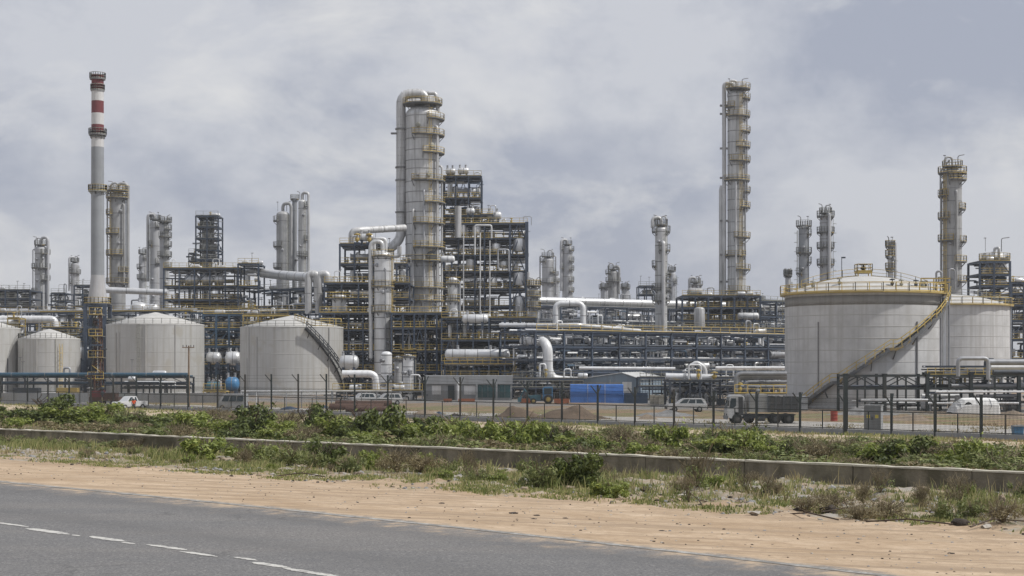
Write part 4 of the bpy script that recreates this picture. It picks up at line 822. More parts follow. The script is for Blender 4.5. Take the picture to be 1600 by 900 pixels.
def mixc(f, a, b_):
    q = N.new('ShaderNodeMix'); q.data_type = 'RGBA'
    for k_, v in (('Factor', f), ('A', a), ('B', b_)):
        if isinstance(v, (int, float)): q.inputs[k_].default_value = v
        elif isinstance(v, tuple): q.inputs[k_].default_value = (*v, 1)
        else: l(v, q.inputs[k_])
    return q.outputs['Result']
zn = an.outputs['Fac']
big = nnoise(.25, 5); mid = nnoise(1.3, 8, .7); fine = nnoise(9, 6, .75)
dist = math('MULTIPLY_ADD', math('SUBTRACT', math('ADD', math('MULTIPLY', big, .5), math('MULTIPLY', mid, .5)), .5), 1.0, zn)
sand = ramp(mid, [(.3, (.32, .235, .155)), (.5, (.455, .345, .24)), (.7, (.57, .455, .335))])
sand = mixc(ramp(fine, [(.5, (0, 0, 0)), (.7, (.6, .6, .6))]), sand, (.32, .24, .165)); sand = mixc(ramp(nnoise(.35, 5, .6), [(.45, (0, 0, 0)), (.7, (.55, .55, .55))]), sand, (.34, .24, .15))
# wheel ruts: streaks that follow the road
mpn = N.new('ShaderNodeMapping'); mpn.inputs['Rotation'].default_value = (0, 0, radians(43)); mpn.inputs['Scale'].default_value = (.12, 2.2, 1); l(g.outputs['Position'], mpn.inputs['Vector'])
rut = nnoise(1.0, 5, .6, mpn.outputs[0]); sand = mixc(ramp(rut, [(.46, (0, 0, 0)), (.62, (.85, .85, .85))]), sand, (.31, .235, .165)); sand = mixc(ramp(nnoise(4.5, 7, .8), [(.52, (0, 0, 0)), (.66, (.6, .6, .6))]), sand, (.27, .20, .135))
soil = ramp(mid, [(.3, (.15, .115, .08)), (.48, (.28, .225, .16)), (.7, (.40, .34, .26))])
soil = mixc(ramp(nnoise(.9, 6, .7), [(.5, (0, 0, 0)), (.62, (.8, .8, .8))]), soil, (.33, .32, .30))
soil = mixc(ramp(nnoise(.6, 7, .75), [(.5, (0, 0, 0)), (.58, (.8, .8, .8))]), soil, (.16, .165, .07))
soil = mixc(ramp(fine, [(.6, (0, 0, 0)), (.7, (.6, .6, .6))]), soil, (.09, .07, .05))
ditch = ramp(mid, [(.3, (.045, .042, .025)), (.5, (.09, .078, .045)), (.7, (.19, .15, .10))])  # ditch soil; its colour is darkened to stand in for shade beneath the shrubs
pale = ramp(mid, [(.3, (.34, .27, .19)), (.7, (.50, .42, .32))]); pale = mixc(ramp(nnoise(.5, 6, .7), [(.55, (0, 0, 0)), (.66, (.6, .6, .6))]), pale, (.19, .20, .09))
orange = ramp(mid, [(.3, (.20, .14, .09)), (.5, (.30, .215, .14)), (.7, (.38, .29, .20))]); orange = mixc(ramp(nnoise(.13, 6, .7), [(.47, (0, 0, 0)), (.56, (.9, .9, .9))]), orange, (.20, .20, .10))
grey = ramp(mid, [(.3, (.17, .165, .16)), (.7, (.32, .31, .30))]); grey = mixc(ramp(nnoise(.06, 6, .6), [(.48, (0, 0, 0)), (.6, (.9, .9, .9))]), grey, (.30, .21, .13))
def step(z0, z1):
    q = N.new('ShaderNodeMapRange'); q.inputs[1].default_value = z0; q.inputs[2].default_value = z1; l(dist, q.inputs[0]); return q.outputs[0]
c_ = mixc(step(.36, .44), sand, soil); c_ = mixc(step(1.0, 1.06), c_, ditch); c_ = mixc(step(1.45, 1.62), c_, pale); c_ = mixc(step(2.1, 2.14), c_, orange); c_ = mixc(step(2.5, 2.6), c_, grey)
l(c_, b.inputs['Base Color'])
bp = N.new('ShaderNodeBump'); bp.inputs['Strength'].default_value = .5; bp.inputs['Distance'].default_value = .04; l(math('ADD', math('MULTIPLY', mid, 2.0), fine), bp.inputs['Height']); l(bp.outputs[0], b.inputs['Normal'])
me.materials.append(gm); MATS['ground_soil'] = gm; o = bpy.data.objects.new('ground', me); COL.objects.link(o); o['kind'] = 'structure'
m = M(); m.add([(-6000, -6000, -.6), (6000, -6000, -.6), (6000, 8000, -.6), (-6000, 8000, -.6)], [(0, 1, 2, 3)]); setting('terrain', m, 'dirt_pale')
m = M(); m.add([(-400, -300, 3.69), (400, -300, 3.69), (400, 4, 3.69), (-400, 4, 3.69)], [(0, 1, 2, 3)]); setting('roadside', m, 'dirt_pale')

# road
def offset_line(d, pxl):
    P = [Vector((PX(p, Yroad(p)), Yroad(p), 0)) for p in pxl]; R_ = []
    for i, p in enumerate(P):
        t_ = (P[min(i + 1, len(P) - 1)] - P[max(i - 1, 0)]).normalized(); nn = Vector((t_.y, -t_.x, 0))
        if nn.y > 0: nn = -nn
        R_.append(p + nn * d)
    return R_
pl = list(range(-1350, 3401, 25)); us = [-.02, .1, .3, .6, 1.2, 2.2, 4.3, 6.5, 8.6]
ls = [offset_line(d, pl) for d in us]; V = []; U = []
for d, ln in zip(us, ls):
    a0 = ln[0] + (ln[0] - ln[1]).normalized() * 400; a1 = ln[-1] + (ln[-1] - ln[-2]).normalized() * 60
    for p in [a0] + ln + [a1]: V.append((p.x, p.y, 3.712)); U.append(d)
n = len(pl) + 2; Fc = [(r * n + i, r * n + i + 1, (r + 1) * n + i + 1, (r + 1) * n + i) for r in range(len(us) - 1) for i in range(n - 1)]
me = bpy.data.meshes.new('road'); me.from_pydata(V, [], Fc); at_ = me.attributes.new('across', 'FLOAT', 'POINT'); at_.data.foreach_set('value', U)
rm = bpy.data.materials.new('asphalt'); rm.use_nodes = True; N = rm.node_tree.nodes; l = rm.node_tree.links.new; b = N['Principled BSDF']; b.inputs['Roughness'].default_value = .9; b.inputs['Specular IOR Level'].default_value = .25
g = N.new('ShaderNodeNewGeometry'); an = N.new('ShaderNodeAttribute'); an.attribute_name = 'across'
mpn = N.new('ShaderNodeMapping'); mpn.inputs['Rotation'].default_value = (0, 0, radians(43)); mpn.inputs['Scale'].default_value = (.15, 1.0, 1); l(g.outputs['Position'], mpn.inputs['Vector'])
wide = nnoise(.9, 5, .6, mpn.outputs[0]); fine = nnoise(60, 4, .8); mid = nnoise(3, 7, .7)
c_ = ramp(wide, [(.3, (.125, .125, .13)), (.7, (.165, .163, .162))]); c_ = mixc(ramp(mid, [(.42, (0, 0, 0)), (.7, (.6, .6, .6))]), c_, (.195, .19, .18)); c_ = mixc(ramp(nnoise(14, 5, .8), [(.4, (0, 0, 0)), (.75, (.75, .75, .75))]), c_, (.085, .085, .088)); c_ = mixc(ramp(nnoise(.5, 5, .6, mpn.outputs[0]), [(.5, (0, 0, 0)), (.66, (.45, .45, .45))]), c_, (.23, .21, .19)); c_ = mixc(ramp(fine, [(.4, (0, 0, 0)), (.75, (.6, .6, .6))]), c_, (.27, .265, .26)); c_ = mixc(ramp(nnoise(28, 3, .8), [(.5, (0, 0, 0)), (.62, (.75, .75, .75))]), c_, (.07, .07, .072)); c_ = mixc(ramp(nnoise(22, 2, .7), [(.58, (0, 0, 0)), (.66, (.6, .6, .6))]), c_, (.30, .29, .28))
# an oil-dark strip and a filled crack along the lane
edge = math('ADD', an.outputs['Fac'], math('MULTIPLY', math('SUBTRACT', nnoise(1.6, 7, .75), .5), 4.2))
c_ = mixc(ramp(edge, [(.0, (.95, .95, .95)), (.3, (.5, .5, .5)), (.55, (.18, .18, .18)), (1.0, (0, 0, 0))]), c_, (.44, .34, .24))
wp = ramp(math('MULTIPLY', an.outputs['Fac'], .116), [(.05, (0, 0, 0)), (.13, (1, 1, 1)), (.2, (.1, .1, .1)), (.31, (.1, .1, .1)), (.38, (1, 1, 1)), (.46, (0, 0, 0))])
wpf = math('MULTIPLY', wp, math('MULTIPLY', wide, .75)); c_ = mixc(wpf, c_, (.105, .104, .105))
vo = N.new('ShaderNodeTexVoronoi'); vo.feature = 'DISTANCE_TO_EDGE'; vo.inputs['Scale'].default_value = .55
wv = N.new('ShaderNodeVectorMath'); wv.operation = 'MULTIPLY_ADD'; wn_ = N.new('ShaderNodeTexNoise'); wn_.inputs['Scale'].default_value = 1.4; wn_.inputs['Detail'].default_value = 6; l(g.outputs['Position'], wn_.inputs['Vector']); l(wn_.outputs['Color'], wv.inputs[0]); wv.inputs[1].default_value = (1.6, 1.6, 0); l(g.outputs['Position'], wv.inputs[2]); l(wv.outputs[0], vo.inputs['Vector'])
crk = math('MULTIPLY', ramp(vo.outputs[0], [(0, (1, 1, 1)), (.008, (1, 1, 1)), (.018, (0, 0, 0))]), ramp(nnoise(.35, 3, .5), [(.52, (0, 0, 0)), (.62, (.4, .4, .4))])); c_ = mixc(crk, c_, (.07, .07, .07))
l(c_, b.inputs['Base Color']); bp = N.new('ShaderNodeBump'); bp.inputs['Strength'].default_value = .35; bp.inputs['Distance'].default_value = .01; l(fine, bp.inputs['Height']); l(bp.outputs[0], b.inputs['Normal'])
me.materials.append(rm); road = bpy.data.objects.new('road', me); COL.objects.link(road); road['kind'] = 'structure'
def worn(name, lo, hi, base):
    ma = bpy.data.materials.new(name); ma.use_nodes = True; nt = ma.node_tree; N_ = nt.nodes; b_ = N_['Principled BSDF']; b_.inputs['Roughness'].default_value = .8
    g_ = N_.new('ShaderNodeNewGeometry'); a_ = N_.new('ShaderNodeTexNoise'); a_.inputs['Scale'].default_value = 5; a_.inputs['Detail'].default_value = 8; a_.inputs['Roughness'].default_value = .8
    nt.links.new(g_.outputs['Position'], a_.inputs['Vector']); r_ = N_.new('ShaderNodeValToRGB'); q = r_.color_ramp.elements; q[0].position = lo; q[0].color = (*base, 1); q[1].position = hi; q[1].color = (.50, .49, .46, 1)
    nt.links.new(a_.outputs['Fac'], r_.inputs[0]); nt.links.new(r_.outputs[0], b_.inputs['Base Color']); MATS[name] = ma
worn('line_worn', .46, .68, (.19, .18, .165)); worn('line_fresh', .38, .5, (.17, .165, .16))
def strip(name, pa, pb, d0, d1, mat, step_=6, jag=0.0, seed=0, taper=False):
    rng = random.Random(seed); pp = [pa + (pb - pa) * i / max(2, int((pb - pa) / step_)) for i in range(max(2, int((pb - pa) / step_)) + 1)]
    A = offset_line(d0, pp); B = offset_line(d1, pp); m = M(); k = len(pp)
    if taper:
        for i in range(k):
            f_ = i / (k - 1); g_ = min(1, .25 + f_ * rng.uniform(3, 5), .2 + (1 - f_) * rng.uniform(2, 5)) * rng.uniform(.75, 1.05); c0 = A[i].lerp(B[i], .5 + .12 * sin(f_ * 5 + seed)); A[i] = c0.lerp(A[i], g_); B[i] = c0.lerp(B[i], g_)
    vs = [(p.x, p.y + rng.uniform(-jag, jag), 3.717) for p in A] + [(p.x, p.y + rng.uniform(-jag, jag), 3.717) for p in B]
    m.add(vs, [(i, i + 1, i + 1 + k, i + k) for i in range(k - 1)]); return setting(name, m, mat, parent=road)
strip('edge_line', -900, 2600, .16, .31, 'line_worn', 20)
# painted centre dashes; positions are those of the edge line abreast of them
def dash_px(px):      # edge column abreast of a dash seen at pixel column px
    lo, hi = -1300.0, 3000.0
    for _ in range(40):
        mid_ = (lo + hi) / 2; q = offset_line(4.35, [mid_ - 1, mid_, mid_ + 1])[1]
        if 800 + F * q.x / q.y < px: lo = mid_
        else: hi = mid_
    return lo
for i, (a, b2, o_, w_) in enumerate([(-230, -150, 0, .12), (-120, -50, 0, .12), (-40, 40, -.06, .09), (46, 116, .02, .15), (120, 133, .08, .07), (141, 197, -.02, .14), (198, 219, .09, .07), (229, 291, -.02, .11), (294, 352, .1, .1), (364, 402, -.02, .1), (408, 470, .1, .13), (462, 560, .17, .12), (580, 640, 0, .12), (700, 790, 0, .12)]):
    d = 4.3 + o_ ; strip('centre_dash', dash_px(a), dash_px(b2), d, d + w_ * 1.15, 'line_fresh', 2.5, .008, i, True)

# low concrete wall, panel by panel
A = Vector((PX(-900, 7200 / (102 - .042 * 900)), 7200 / (102 - .042 * 900), 0)); B = Vector((PX(2500, 7200 / 207), 7200 / 207, 0)); d = (B - A); Lw = d.length; d.normalize(); rz = atan2(d.y, d.x)
w = T('low_wall', 'long low weathered concrete wall of panels with a pale coping beside the dirt verge', 'wall', (A.x, A.y, 0), rz)
rng = random.Random(5); k = int(Lw / 3.6)
pmesh = M(); pmesh.box(0, 3.575, 0, .28, 1.9, 2.95); pmesh = pmesh.mesh('panel', 'concrete_old'); cm = [None, None, None]
for q in range(3):
    m = M(); r_ = random.Random(q); xs_ = [3.59 * i / 9 for i in range(10)]; f_ = [-.03 + r_.uniform(-.012, .012) for _ in xs_]; z_ = [3.0 + r_.uniform(-.015, .015) for _ in xs_]
    vs = []
    for x, f0, z0 in zip(xs_, f_, z_): vs += [(x, f0, 2.952), (x, f0, z0), (x, .31, z0), (x, .31, 2.952)]
    m.add(vs, [(i * 4 + j, i * 4 + 4 + j, i * 4 + 4 + (j + 1) % 4, i * 4 + (j + 1) % 4) for i in range(9) for j in range(4)] + [(3, 2, 1, 0), (36, 37, 38, 39)]); cm[q] = m.mesh('coping', 'concrete_top')
for i in range(k):
    o = part(w, 'panel', pmesh, None); o.location = (i * 3.6, rng.uniform(-.012, .012), rng.uniform(-.01, .01)); o = part(w, 'coping', cm[i % 3], None); o.location = (i * 3.6, rng.uniform(-.01, .01), rng.uniform(-.008, .008))

# ---------------------------------------------------------------- fence
fx = [-190, -155, -118, -80, -40, 1, 43, 75, 108, 142, 177, 213, 251, 294, 340, 383, 424, 466, 510, 554, 606, 664, 719, 771, 824, 878, 934, 992, 1053, 1115, 1182, 1250, 1321, 1393, 1461, 1533, 1610, 1690, 1775, 1865]
FP = [Vector((PX(p, Yfence(p)), Yfence(p), 0)) for p in fx]; o0 = FP[0].copy(); fd = (FP[-1] - FP[0]).normalized(); fn = Vector((-fd.y, fd.x, 0))
if fn.y > 0: fn = -fn
f = T('perimeter_fence', 'dark wire security fence with forked barbed-wire posts along the plant yard', 'fence', o0)
def toprow(p):
    K = [(-200, 590), (0, 588), (500, 584), (700, 588), (1100, 611), (1600, 617), (2000, 626)]
    for (a, b1), (c, e_) in zip(K, K[1:]):
        if p <= c: return b1 + (e_ - b1) * (p - a) / (c - a)
tops = []
for p, P in zip(fx, FP):
    zt = PZ(toprow(p), P.y); tops.append(zt); q = P - o0
    pw = .19 if p != 1321 else .34
    beam(f, (q.x, q.y, -.2), (q.x, q.y, zt if p != 1321 else 4.9), pw, 'steel_green', 'post')
    for s in ((-1, 1) if p > 560 else (1,)): beam(f, (q.x, q.y, zt - .95), (q.x + fn.x * .75 * s - fd.x * .25, q.y + fn.y * .75 * s - fd.y * .25, zt - .05), .085, 'steel_green', 'arm')
for i in range(len(FP) - 1):
    a = FP[i] - o0; b1 = FP[i + 1] - o0; mdl = (a + b1) / 2
    beam(f, (mdl.x, mdl.y, 0), (mdl.x, mdl.y, 2.05), .09, 'steel_green', 'low_post')
    for z in (2.02, .55): beam(f, (a.x, a.y, z), (b1.x, b1.y, z), .075, 'steel_green', 'rail')
    for kk in (.1, .45, .8): put(f, 'barbed_wire', 'box', 'steel_green', (a.x + fn.x * kk * .6, a.y + fn.y * kk * .6, tops[i] - .95 + kk), (b1.x + fn.x * kk * .6, b1.y + fn.y * kk * .6, tops[i + 1] - .95 + kk), .018)
    cc = M(); cc.bar((a.x - fn.x * .05, a.y - fn.y * .05, .12), (b1.x - fn.x * .05, b1.y - fn.y * .05, .12), .22, .72); part(f, 'footing', cc, 'wall_grey')
m = M(); Ltot = (FP[-1] - FP[0]).length; x = 0
while x < Ltot:
    q = fd * x; m.add([(q.x, q.y, .5), (q.x + fd.x * .03, q.y + fd.y * .03, .5), (q.x + fd.x * .03, q.y + fd.y * .03, 3.1), (q.x, q.y, 3.1)], [(0, 1, 2, 3)]); x += .11
z = .55
while z < 3.15: m.bar((0, 0, z), fd * Ltot + Vector((0, 0, z)), .014); z += .13
part(f, 'wire_mesh', m, 'steel_green', kind='stuff')
import math as math
def Tg(name, label, cat, px, Y, z=0.0, rz=0.0, group=None): return T(name, label, cat, (PX(px, Y), Y, z), rz, group)
# service road beyond the fence
m = M(); P0 = [Vector((PX(p, Yfence(p) + 9), Yfence(p) + 9, 0)) for p in range(-600, 2300, 100)]; P1 = [Vector((PX(p, Yfence(p) + 26), Yfence(p) + 26, 0)) for p in range(-600, 2300, 100)]
k = len(P0); m.add([(p.x, p.y, .05) for p in P0] + [(p.x, p.y, .05) for p in P1], [(i, i + 1, i + 1 + k, i + k) for i in range(k - 1)]); setting('yard_road', m, 'yard_road')

def wheel(t, x, y, r, w=.24, rim='cabinet_light'):
    m = M(); m.lathe([(r * .55, -w / 2), (r * .94, -w / 2), (r, -w * .3), (r, w * .3), (r * .94, w / 2), (r * .55, w / 2)], 20, (x, y, r), 'y', cap=False); wo = part(t, 'wheel', m, 'rubber')
    m = M(); m.lathe([(r * .1, -w * .5), (r * .35, -w * .5), (r * .56, -w * .38), (r * .56, w * .38), (r * .35, w * .5), (r * .1, w * .5)], 16, (x, y, r), 'y'); part(wo, 'rim', m, rim)
def profile_body(m, poly, W, inset_top=0.0, ztop=1.0, zb=.9):
    """extrude a side profile; points above zb lean inwards"""
    n = len(poly); vs = []
    for s in (-1, 1):
        for x, z in poly: k = max(0, (z - zb) / max(.01, ztop - zb)); vs.append((x, s * (W / 2 - inset_top * k), z))
    m.add(vs, [tuple(range(n)), tuple(range(2 * n - 1, n - 1, -1))] + [(i, i + n, (i + 1) % n + n, (i + 1) % n) for i in range(n)])
def car(label, px, Y, length=4.6, rz=0.0, kind='suv', mat='white_car', z=0.0, group=None, cat='car', name='parked_car'):
    """nose towards -x"""
    t = Tg(name, label, cat, px, Y, z, rz, group); s = length / 4.6; W = 1.8
    H = {'suv': 1.72, 'sedan': 1.45, 'van': 2.15, 'pickup': 1.75}[kind]; hb = .95 if kind != 'van' else 1.15
    if kind == 'van': prof = [(-2.3, .35), (-2.3, .9), (-2.0, 1.2), (-1.35, 2.05), (-1.1, 2.15), (2.25, 2.15), (2.3, 2.0), (2.3, .35)]; win = [(-1.62, 1.2), (-1.2, 1.95), (2.1, 1.95), (2.15, 1.2)]
    elif kind == 'pickup': prof = [(-2.3, .4), (-2.3, .9), (-2.15, 1.05), (-1.1, 1.12), (-.5, 1.7), (-.3, 1.75), (.55, 1.75), (.8, 1.1), (2.3, 1.1), (2.3, .45)]; win = [(-.95, 1.14), (-.45, 1.64), (.45, 1.64), (.62, 1.14)]
    elif kind == 'suv': prof = [(-2.3, .4), (-2.3, .8), (-2.15, .98), (-1.15, 1.08), (-.5, 1.62), (-.3, 1.7), (1.75, 1.7), (2.0, 1.6), (2.25, 1.05), (2.3, .9), (2.28, .42)]; win = [(-.98, 1.1), (-.42, 1.58), (1.68, 1.58), (1.98, 1.12)]
    else: prof = [(-2.3, .35), (-2.3, .7), (-2.1, .85), (-1.1, .98), (-.45, 1.4), (-.2, 1.45), (.9, 1.43), (1.6, 1.0), (2.25, .95), (2.3, .7), (2.3, .35)]; win = [(-.98, .99), (-.38, 1.34), (.85, 1.34), (1.4, 1.0)]
    prof = [(x * s, zz) for x, zz in prof]; win = [(x * s, zz) for x, zz in win]
    m = M(); profile_body(m, prof, W, .22, H, hb); part(t, 'body', m, mat)
    def yat(zz, e): return W / 2 - .22 * max(0, (zz - hb) / (H - hb)) + e
    nw = 3
    for sd_ in (-1, 1):
        for i in range(nw):      # side windows between pillars
            a, b_, c, d_ = win; f0, f1 = i / nw + .02, (i + 1) / nw - .02; lo0 = a[0] + (d_[0] - a[0]) * f0; lo1 = a[0] + (d_[0] - a[0]) * f1; hi0 = b_[0] + (c[0] - b_[0]) * f0; hi1 = b_[0] + (c[0] - b_[0]) * f1
            m = M(); vs = []
            for e in (-.02, .012): vs += [(lo0, sd_ * yat(a[1], e), a[1]), (lo1, sd_ * yat(a[1], e), a[1]), (hi1, sd_ * yat(b_[1], e), b_[1]), (hi0, sd_ * yat(b_[1], e), b_[1])]
            m.add(vs, [(0, 1, 2, 3), (4, 7, 6, 5), (0, 4, 5, 1), (1, 5, 6, 2), (2, 6, 7, 3), (3, 7, 4, 0)]); part(t, 'side_window', m, 'glass')
    a, b_ = win[0], win[1]; m = M(); dx_ = -.05; m.add([(a[0] - .1, -.72, a[1] + .02), (a[0] - .1, .72, a[1] + .02), (b_[0] - .1, .6, b_[1]), (b_[0] - .1, -.6, b_[1])], [(0, 1, 2, 3)]); m.add([(a[0] + .1, -.7, a[1]), (a[0] + .1, .7, a[1]), (b_[0] + .1, .6, b_[1]), (b_[0] + .1, -.6, b_[1])], [(3, 2, 1, 0)]); part(t, 'windscreen', m, 'glass')
    for x in (-1.45 * s, 1.4 * s):
        for y in (-.82, .82): wheel(t, x, y, .36)
    for x, nm in ((-2.3 * s, 'front_bumper'), (2.3 * s, 'rear_bumper')): put(t, nm, 'box', 'dark_plastic', (x - .06, 0, .5), (x + .06, 0, .5), 1.7, .22)
    for y in (-.65, .65): put(t, 'headlight', 'box', 'cabinet_light', (-2.33 * s, y, .78), (-2.27 * s, y, .78), .3, .14); put(t, 'tail_light', 'box', 'red_bright', (2.26 * s, y, .9), (2.33 * s, y, .9), .18, .3)
    return t
car('white estate car seen side-on behind the dirt mounds, left of the truck', 1072, 190, 5.0, radians(4), 'suv')
car('white van with dark side windows parked by the grey bund wall', 364, 196, 3.6, radians(-8), 'van', 'cabinet_light')
car('leftmost white car of the row behind the rusty pipes', 566, 224, 3.9, radians(25), 'suv', group='cars behind the rusty pipes')
car('middle silver car of the row behind the rusty pipes', 584, 226, 3.9, radians(25), 'sedan', 'cabinet_light', group='cars behind the rusty pipes')
car('rightmost white car of the row behind the rusty pipes', 605, 221, 4.2, radians(18), 'suv', group='cars behind the rusty pipes')
car('white pickup standing beside the person in the red vest', 203, 200, 4.4, radians(50), 'pickup', cat='pickup', name='pickup_truck')

# ---- dump truck
Y = 153; t = Tg('dump_truck', 'white-cabbed truck with a white box and a dark grey tipper body, facing left', 'truck', 1195.5, Y)
u = Y / F; q = lambda px: (px - 1195.5) * u; zq = lambda py: (662 - py) * u
W = 2.3
m = M(); cp = [(q(1134), zq(652)), (q(1133.5), zq(641)), (q(1138), zq(620)), (q(1141), zq(617)), (q(1158), zq(617)), (q(1158), zq(650)), (q(1156), zq(650)), (q(1153), zq(644)), (q(1147), zq(643)), (q(1142), zq(650)), (q(1141), zq(653))]
profile_body(m, cp, W, .08, zq(617), zq(638)); part(t, 'cab', m, 'cab_paint')
for s in (-1, 1):
    y = s * (W / 2 - .035)
    m = M(); m.prism([(q(1137.5), zq(636)), (q(1140), zq(622)), (q(1147.5), zq(622)), (q(1147.5), zq(634)), (q(1142), zq(637))], y - .03, y + .03); dr = part(t, 'side_window', m, 'glass')
    m = M(); m.prism([(q(1151.5), zq(648)), (q(1151.5), zq(620)), (q(1158.2), zq(620)), (q(1158.2), zq(648))], y - .045, y + .045); part(t, 'cab_rear_panel', m, 'dark_plastic')
    put(t, 'mirror', 'box', 'dark_plastic', (q(1135), s * (W / 2 + .15), zq(634)), (q(1135), s * (W / 2 + .15), zq(625)), .12, .2)
m = M(); m.add([(q(1134.6) - .03, -.98, zq(637)), (q(1134.6) - .03, .98, zq(637)), (q(1138.2) - .03, .92, zq(621)), (q(1138.2) - .03, -.92, zq(621))], [(3, 2, 1, 0)]); part(t, 'windscreen', m, 'glass')
put(t, 'front_bumper', 'box', 'cabinet', (q(1132.5), 0, zq(652)), (q(1135), 0, zq(652)), 2.3, .35); put(t, 'wheel_arch', 'box', 'dark_plastic', (q(1140), 0, zq(649.5)), (q(1156), 0, zq(649.5)), 2.2, .3)
put(t, 'chassis', 'box', 'pipe_dark', (q(1141), 0, zq(650)), (q(1240), 0, zq(650)), .9, .45)
put(t, 'fuel_tank', 'cyl24', 'truck_grey', (q(1180), -.85, zq(653)), (q(1193), -.85, zq(653)), .28); put(t, 'air_tank', 'cyl24', 'dark_plastic', (q(1160), -.8, zq(653)), (q(1168), -.8, zq(653)), .25)
m = M(); m.tube([(q(1160), -.3, zq(648)), (q(1160), -.3, zq(619)), (q(1165), -.2, zq(634)), (q(1165), -.2, zq(648))], .12, 8, .2); part(t, 'air_intake', m, 'pipe_white')
m = M(); m.box(q(1167.5), q(1196.5), -1.2, 1.2, zq(643), zq(615.5)); bx = part(t, 'white_box', m, 'truck_box')
for px in (1168, 1182, 1196): put(bx, 'edge_strip', 'box', 'cabinet', (q(px), -1.215, zq(643)), (q(px), -1.215, zq(615.5)), .08, .04)
m = M(); m.box(q(1197), q(1244), -1.2, 1.2, zq(643), zq(641)); m.box(q(1197), q(1244), -1.2, -1.12, zq(641), zq(620)); m.box(q(1197), q(1244), 1.12, 1.2, zq(641), zq(620)); m.box(q(1197), q(1198), -1.12, 1.12, zq(641), zq(620)); m.box(q(1243), q(1244), -1.12, 1.12, zq(641), zq(620)); tb = part(t, 'tipper_body', m, 'truck_grey')
for px in (1197.5, 1209, 1221, 1233, 1243.5): put(tb, 'rib', 'box', 'truck_grey', (q(px), -1.24, zq(643)), (q(px), -1.24, zq(619.5)), .14, .1)
for z in (620, 631.5, 642.5): put(tb, 'side_rail', 'box', 'dark_plastic', (q(1197), -1.235, zq(z)), (q(1244), -1.235, zq(z)), .07, .12)
m = M(); m.box(q(1246), q(1259), -1.1, 1.1, zq(641), zq(619)); part(t, 'rear_box', m, 'cabinet_light')
for z in (620, 630, 640): put(t, 'rear_frame', 'box', 'dark_plastic', (q(1244), -1.12, zq(z)), (q(1260), -1.12, zq(z)), .06, .08)
put(t, 'mudguard', 'box', 'dark_plastic', (q(1201), -.9, zq(647.5)), (q(1240), -.9, zq(647.5)), .5, .1)
for px in (1149.5, 1209.5, 1230):
    for y in (-.95, .95): wheel(t, q(px), y, .52, .32, 'truck_grey')
wheel(t, q(1173), .95, .5, .3, 'truck_grey')
for y in (-.8, .8): put(t, 'headlight', 'box', 'glass', (q(1132.8), y, zq(647)), (q(1134.5), y, zq(647)), .35, .18)

# ---- person in the red vest
Y = 189; t = Tg('person', 'person in a red vest, dark trousers and white helmet standing by the white pickup', 'person', 209, Y)
def skin(name, verts, edges, radii, mat, par):
    me = bpy.data.meshes.new(name); me.from_pydata(verts, edges, []); o = bpy.data.objects.new(name, me); COL.objects.link(o); o.parent = par
    mo = o.modifiers.new('skin', 'SKIN'); me.materials.append(MATS[mat])
    if not me.skin_vertices: 
        bpy.context.view_layer.update()
    if me.skin_vertices:
        for i, r in enumerate(radii): me.skin_vertices[0].data[i].radius = r
        me.skin_vertices[0].data[0].use_root = True
    else: 
        bm = __import__('bmesh').new(); bm.from_mesh(me); ly = bm.verts.layers.skin.verify()
        for i, v in enumerate(bm.verts): v[ly].radius = radii[i]; v[ly].use_root = (i == 0)
        bm.to_mesh(me); bm.free()
    su = o.modifiers.new('subdivision', 'SUBSURF'); su.levels = 2; su.render_levels = 2; return o
bv = [(0, 0, .95), (0, 0, 1.15), (0, .02, 1.38), (0, 0, 1.5), (0, -.02, 1.66),
      (.1, 0, .88), (.13, -.02, .48), (.14, .04, .08), (.14, -.1, .04), (-.1, 0, .88), (-.12, -.03, .48), (-.13, .02, .08), (-.13, -.12, .04),
      (.19, .02, 1.4), (.24, .02, 1.12), (.22, -.12, .9), (.22, -.16, .82), (-.19, .02, 1.4), (-.25, .0, 1.12), (-.2, -.14, .92), (-.2, -.18, .84)]
be = [(0, 1), (1, 2), (2, 3), (3, 4), (0, 5), (5, 6), (6, 7), (7, 8), (0, 9), (9, 10), (10, 11), (11, 12), (2, 13), (13, 14), (14, 15), (15, 16), (2, 17), (17, 18), (18, 19), (19, 20)]
br = [(.15, .11), (.14, .1), (.16, .1), (.06, .06), (.09, .11), (.09, .09), (.065, .065), (.045, .045), (.04, .04), (.09, .09), (.065, .065), (.045, .045), (.04, .04), (.065, .065), (.05, .05), (.038, .038), (.035, .04), (.065, .065), (.05, .05), (.038, .038), (.035, .04)]
skin('body', bv, be, br, 'skin_tone', t.o)
skin('trousers', [bv[0], bv[5], bv[6], (.14, .03, .12), bv[9], bv[10], (-.13, .02, .12)], [(0, 1), (1, 2), (2, 3), (0, 4), (4, 5), (5, 6)], [(.165, .125), (.11, .11), (.085, .085), (.07, .07), (.11, .11), (.085, .085), (.07, .07)], 'cloth_dark', t.o)
skin('vest', [(0, 0, .98), (0, 0, 1.18), (0, .02, 1.4), (.18, .02, 1.41), (.24, .02, 1.2), (-.18, .02, 1.41), (-.245, .02, 1.2)], [(0, 1), (1, 2), (2, 3), (3, 4), (2, 5), (5, 6)], [(.18, .14), (.17, .13), (.175, .125), (.085, .085), (.065, .065), (.085, .085), (.065, .065)], 'cloth_red', t.o)
m = M(); m.lathe([(.15, 1.7), (.125, 1.72), (.12, 1.78), (.08, 1.84), (.01, 1.86)], 16, (0, -.02, 0)); part(t, 'helmet', m, 'paint_white')
for x in (.14, -.13): put(t, 'boot', 'box', 'rubber', (x, .08, .05), (x, -.16, .05), .11, .1)

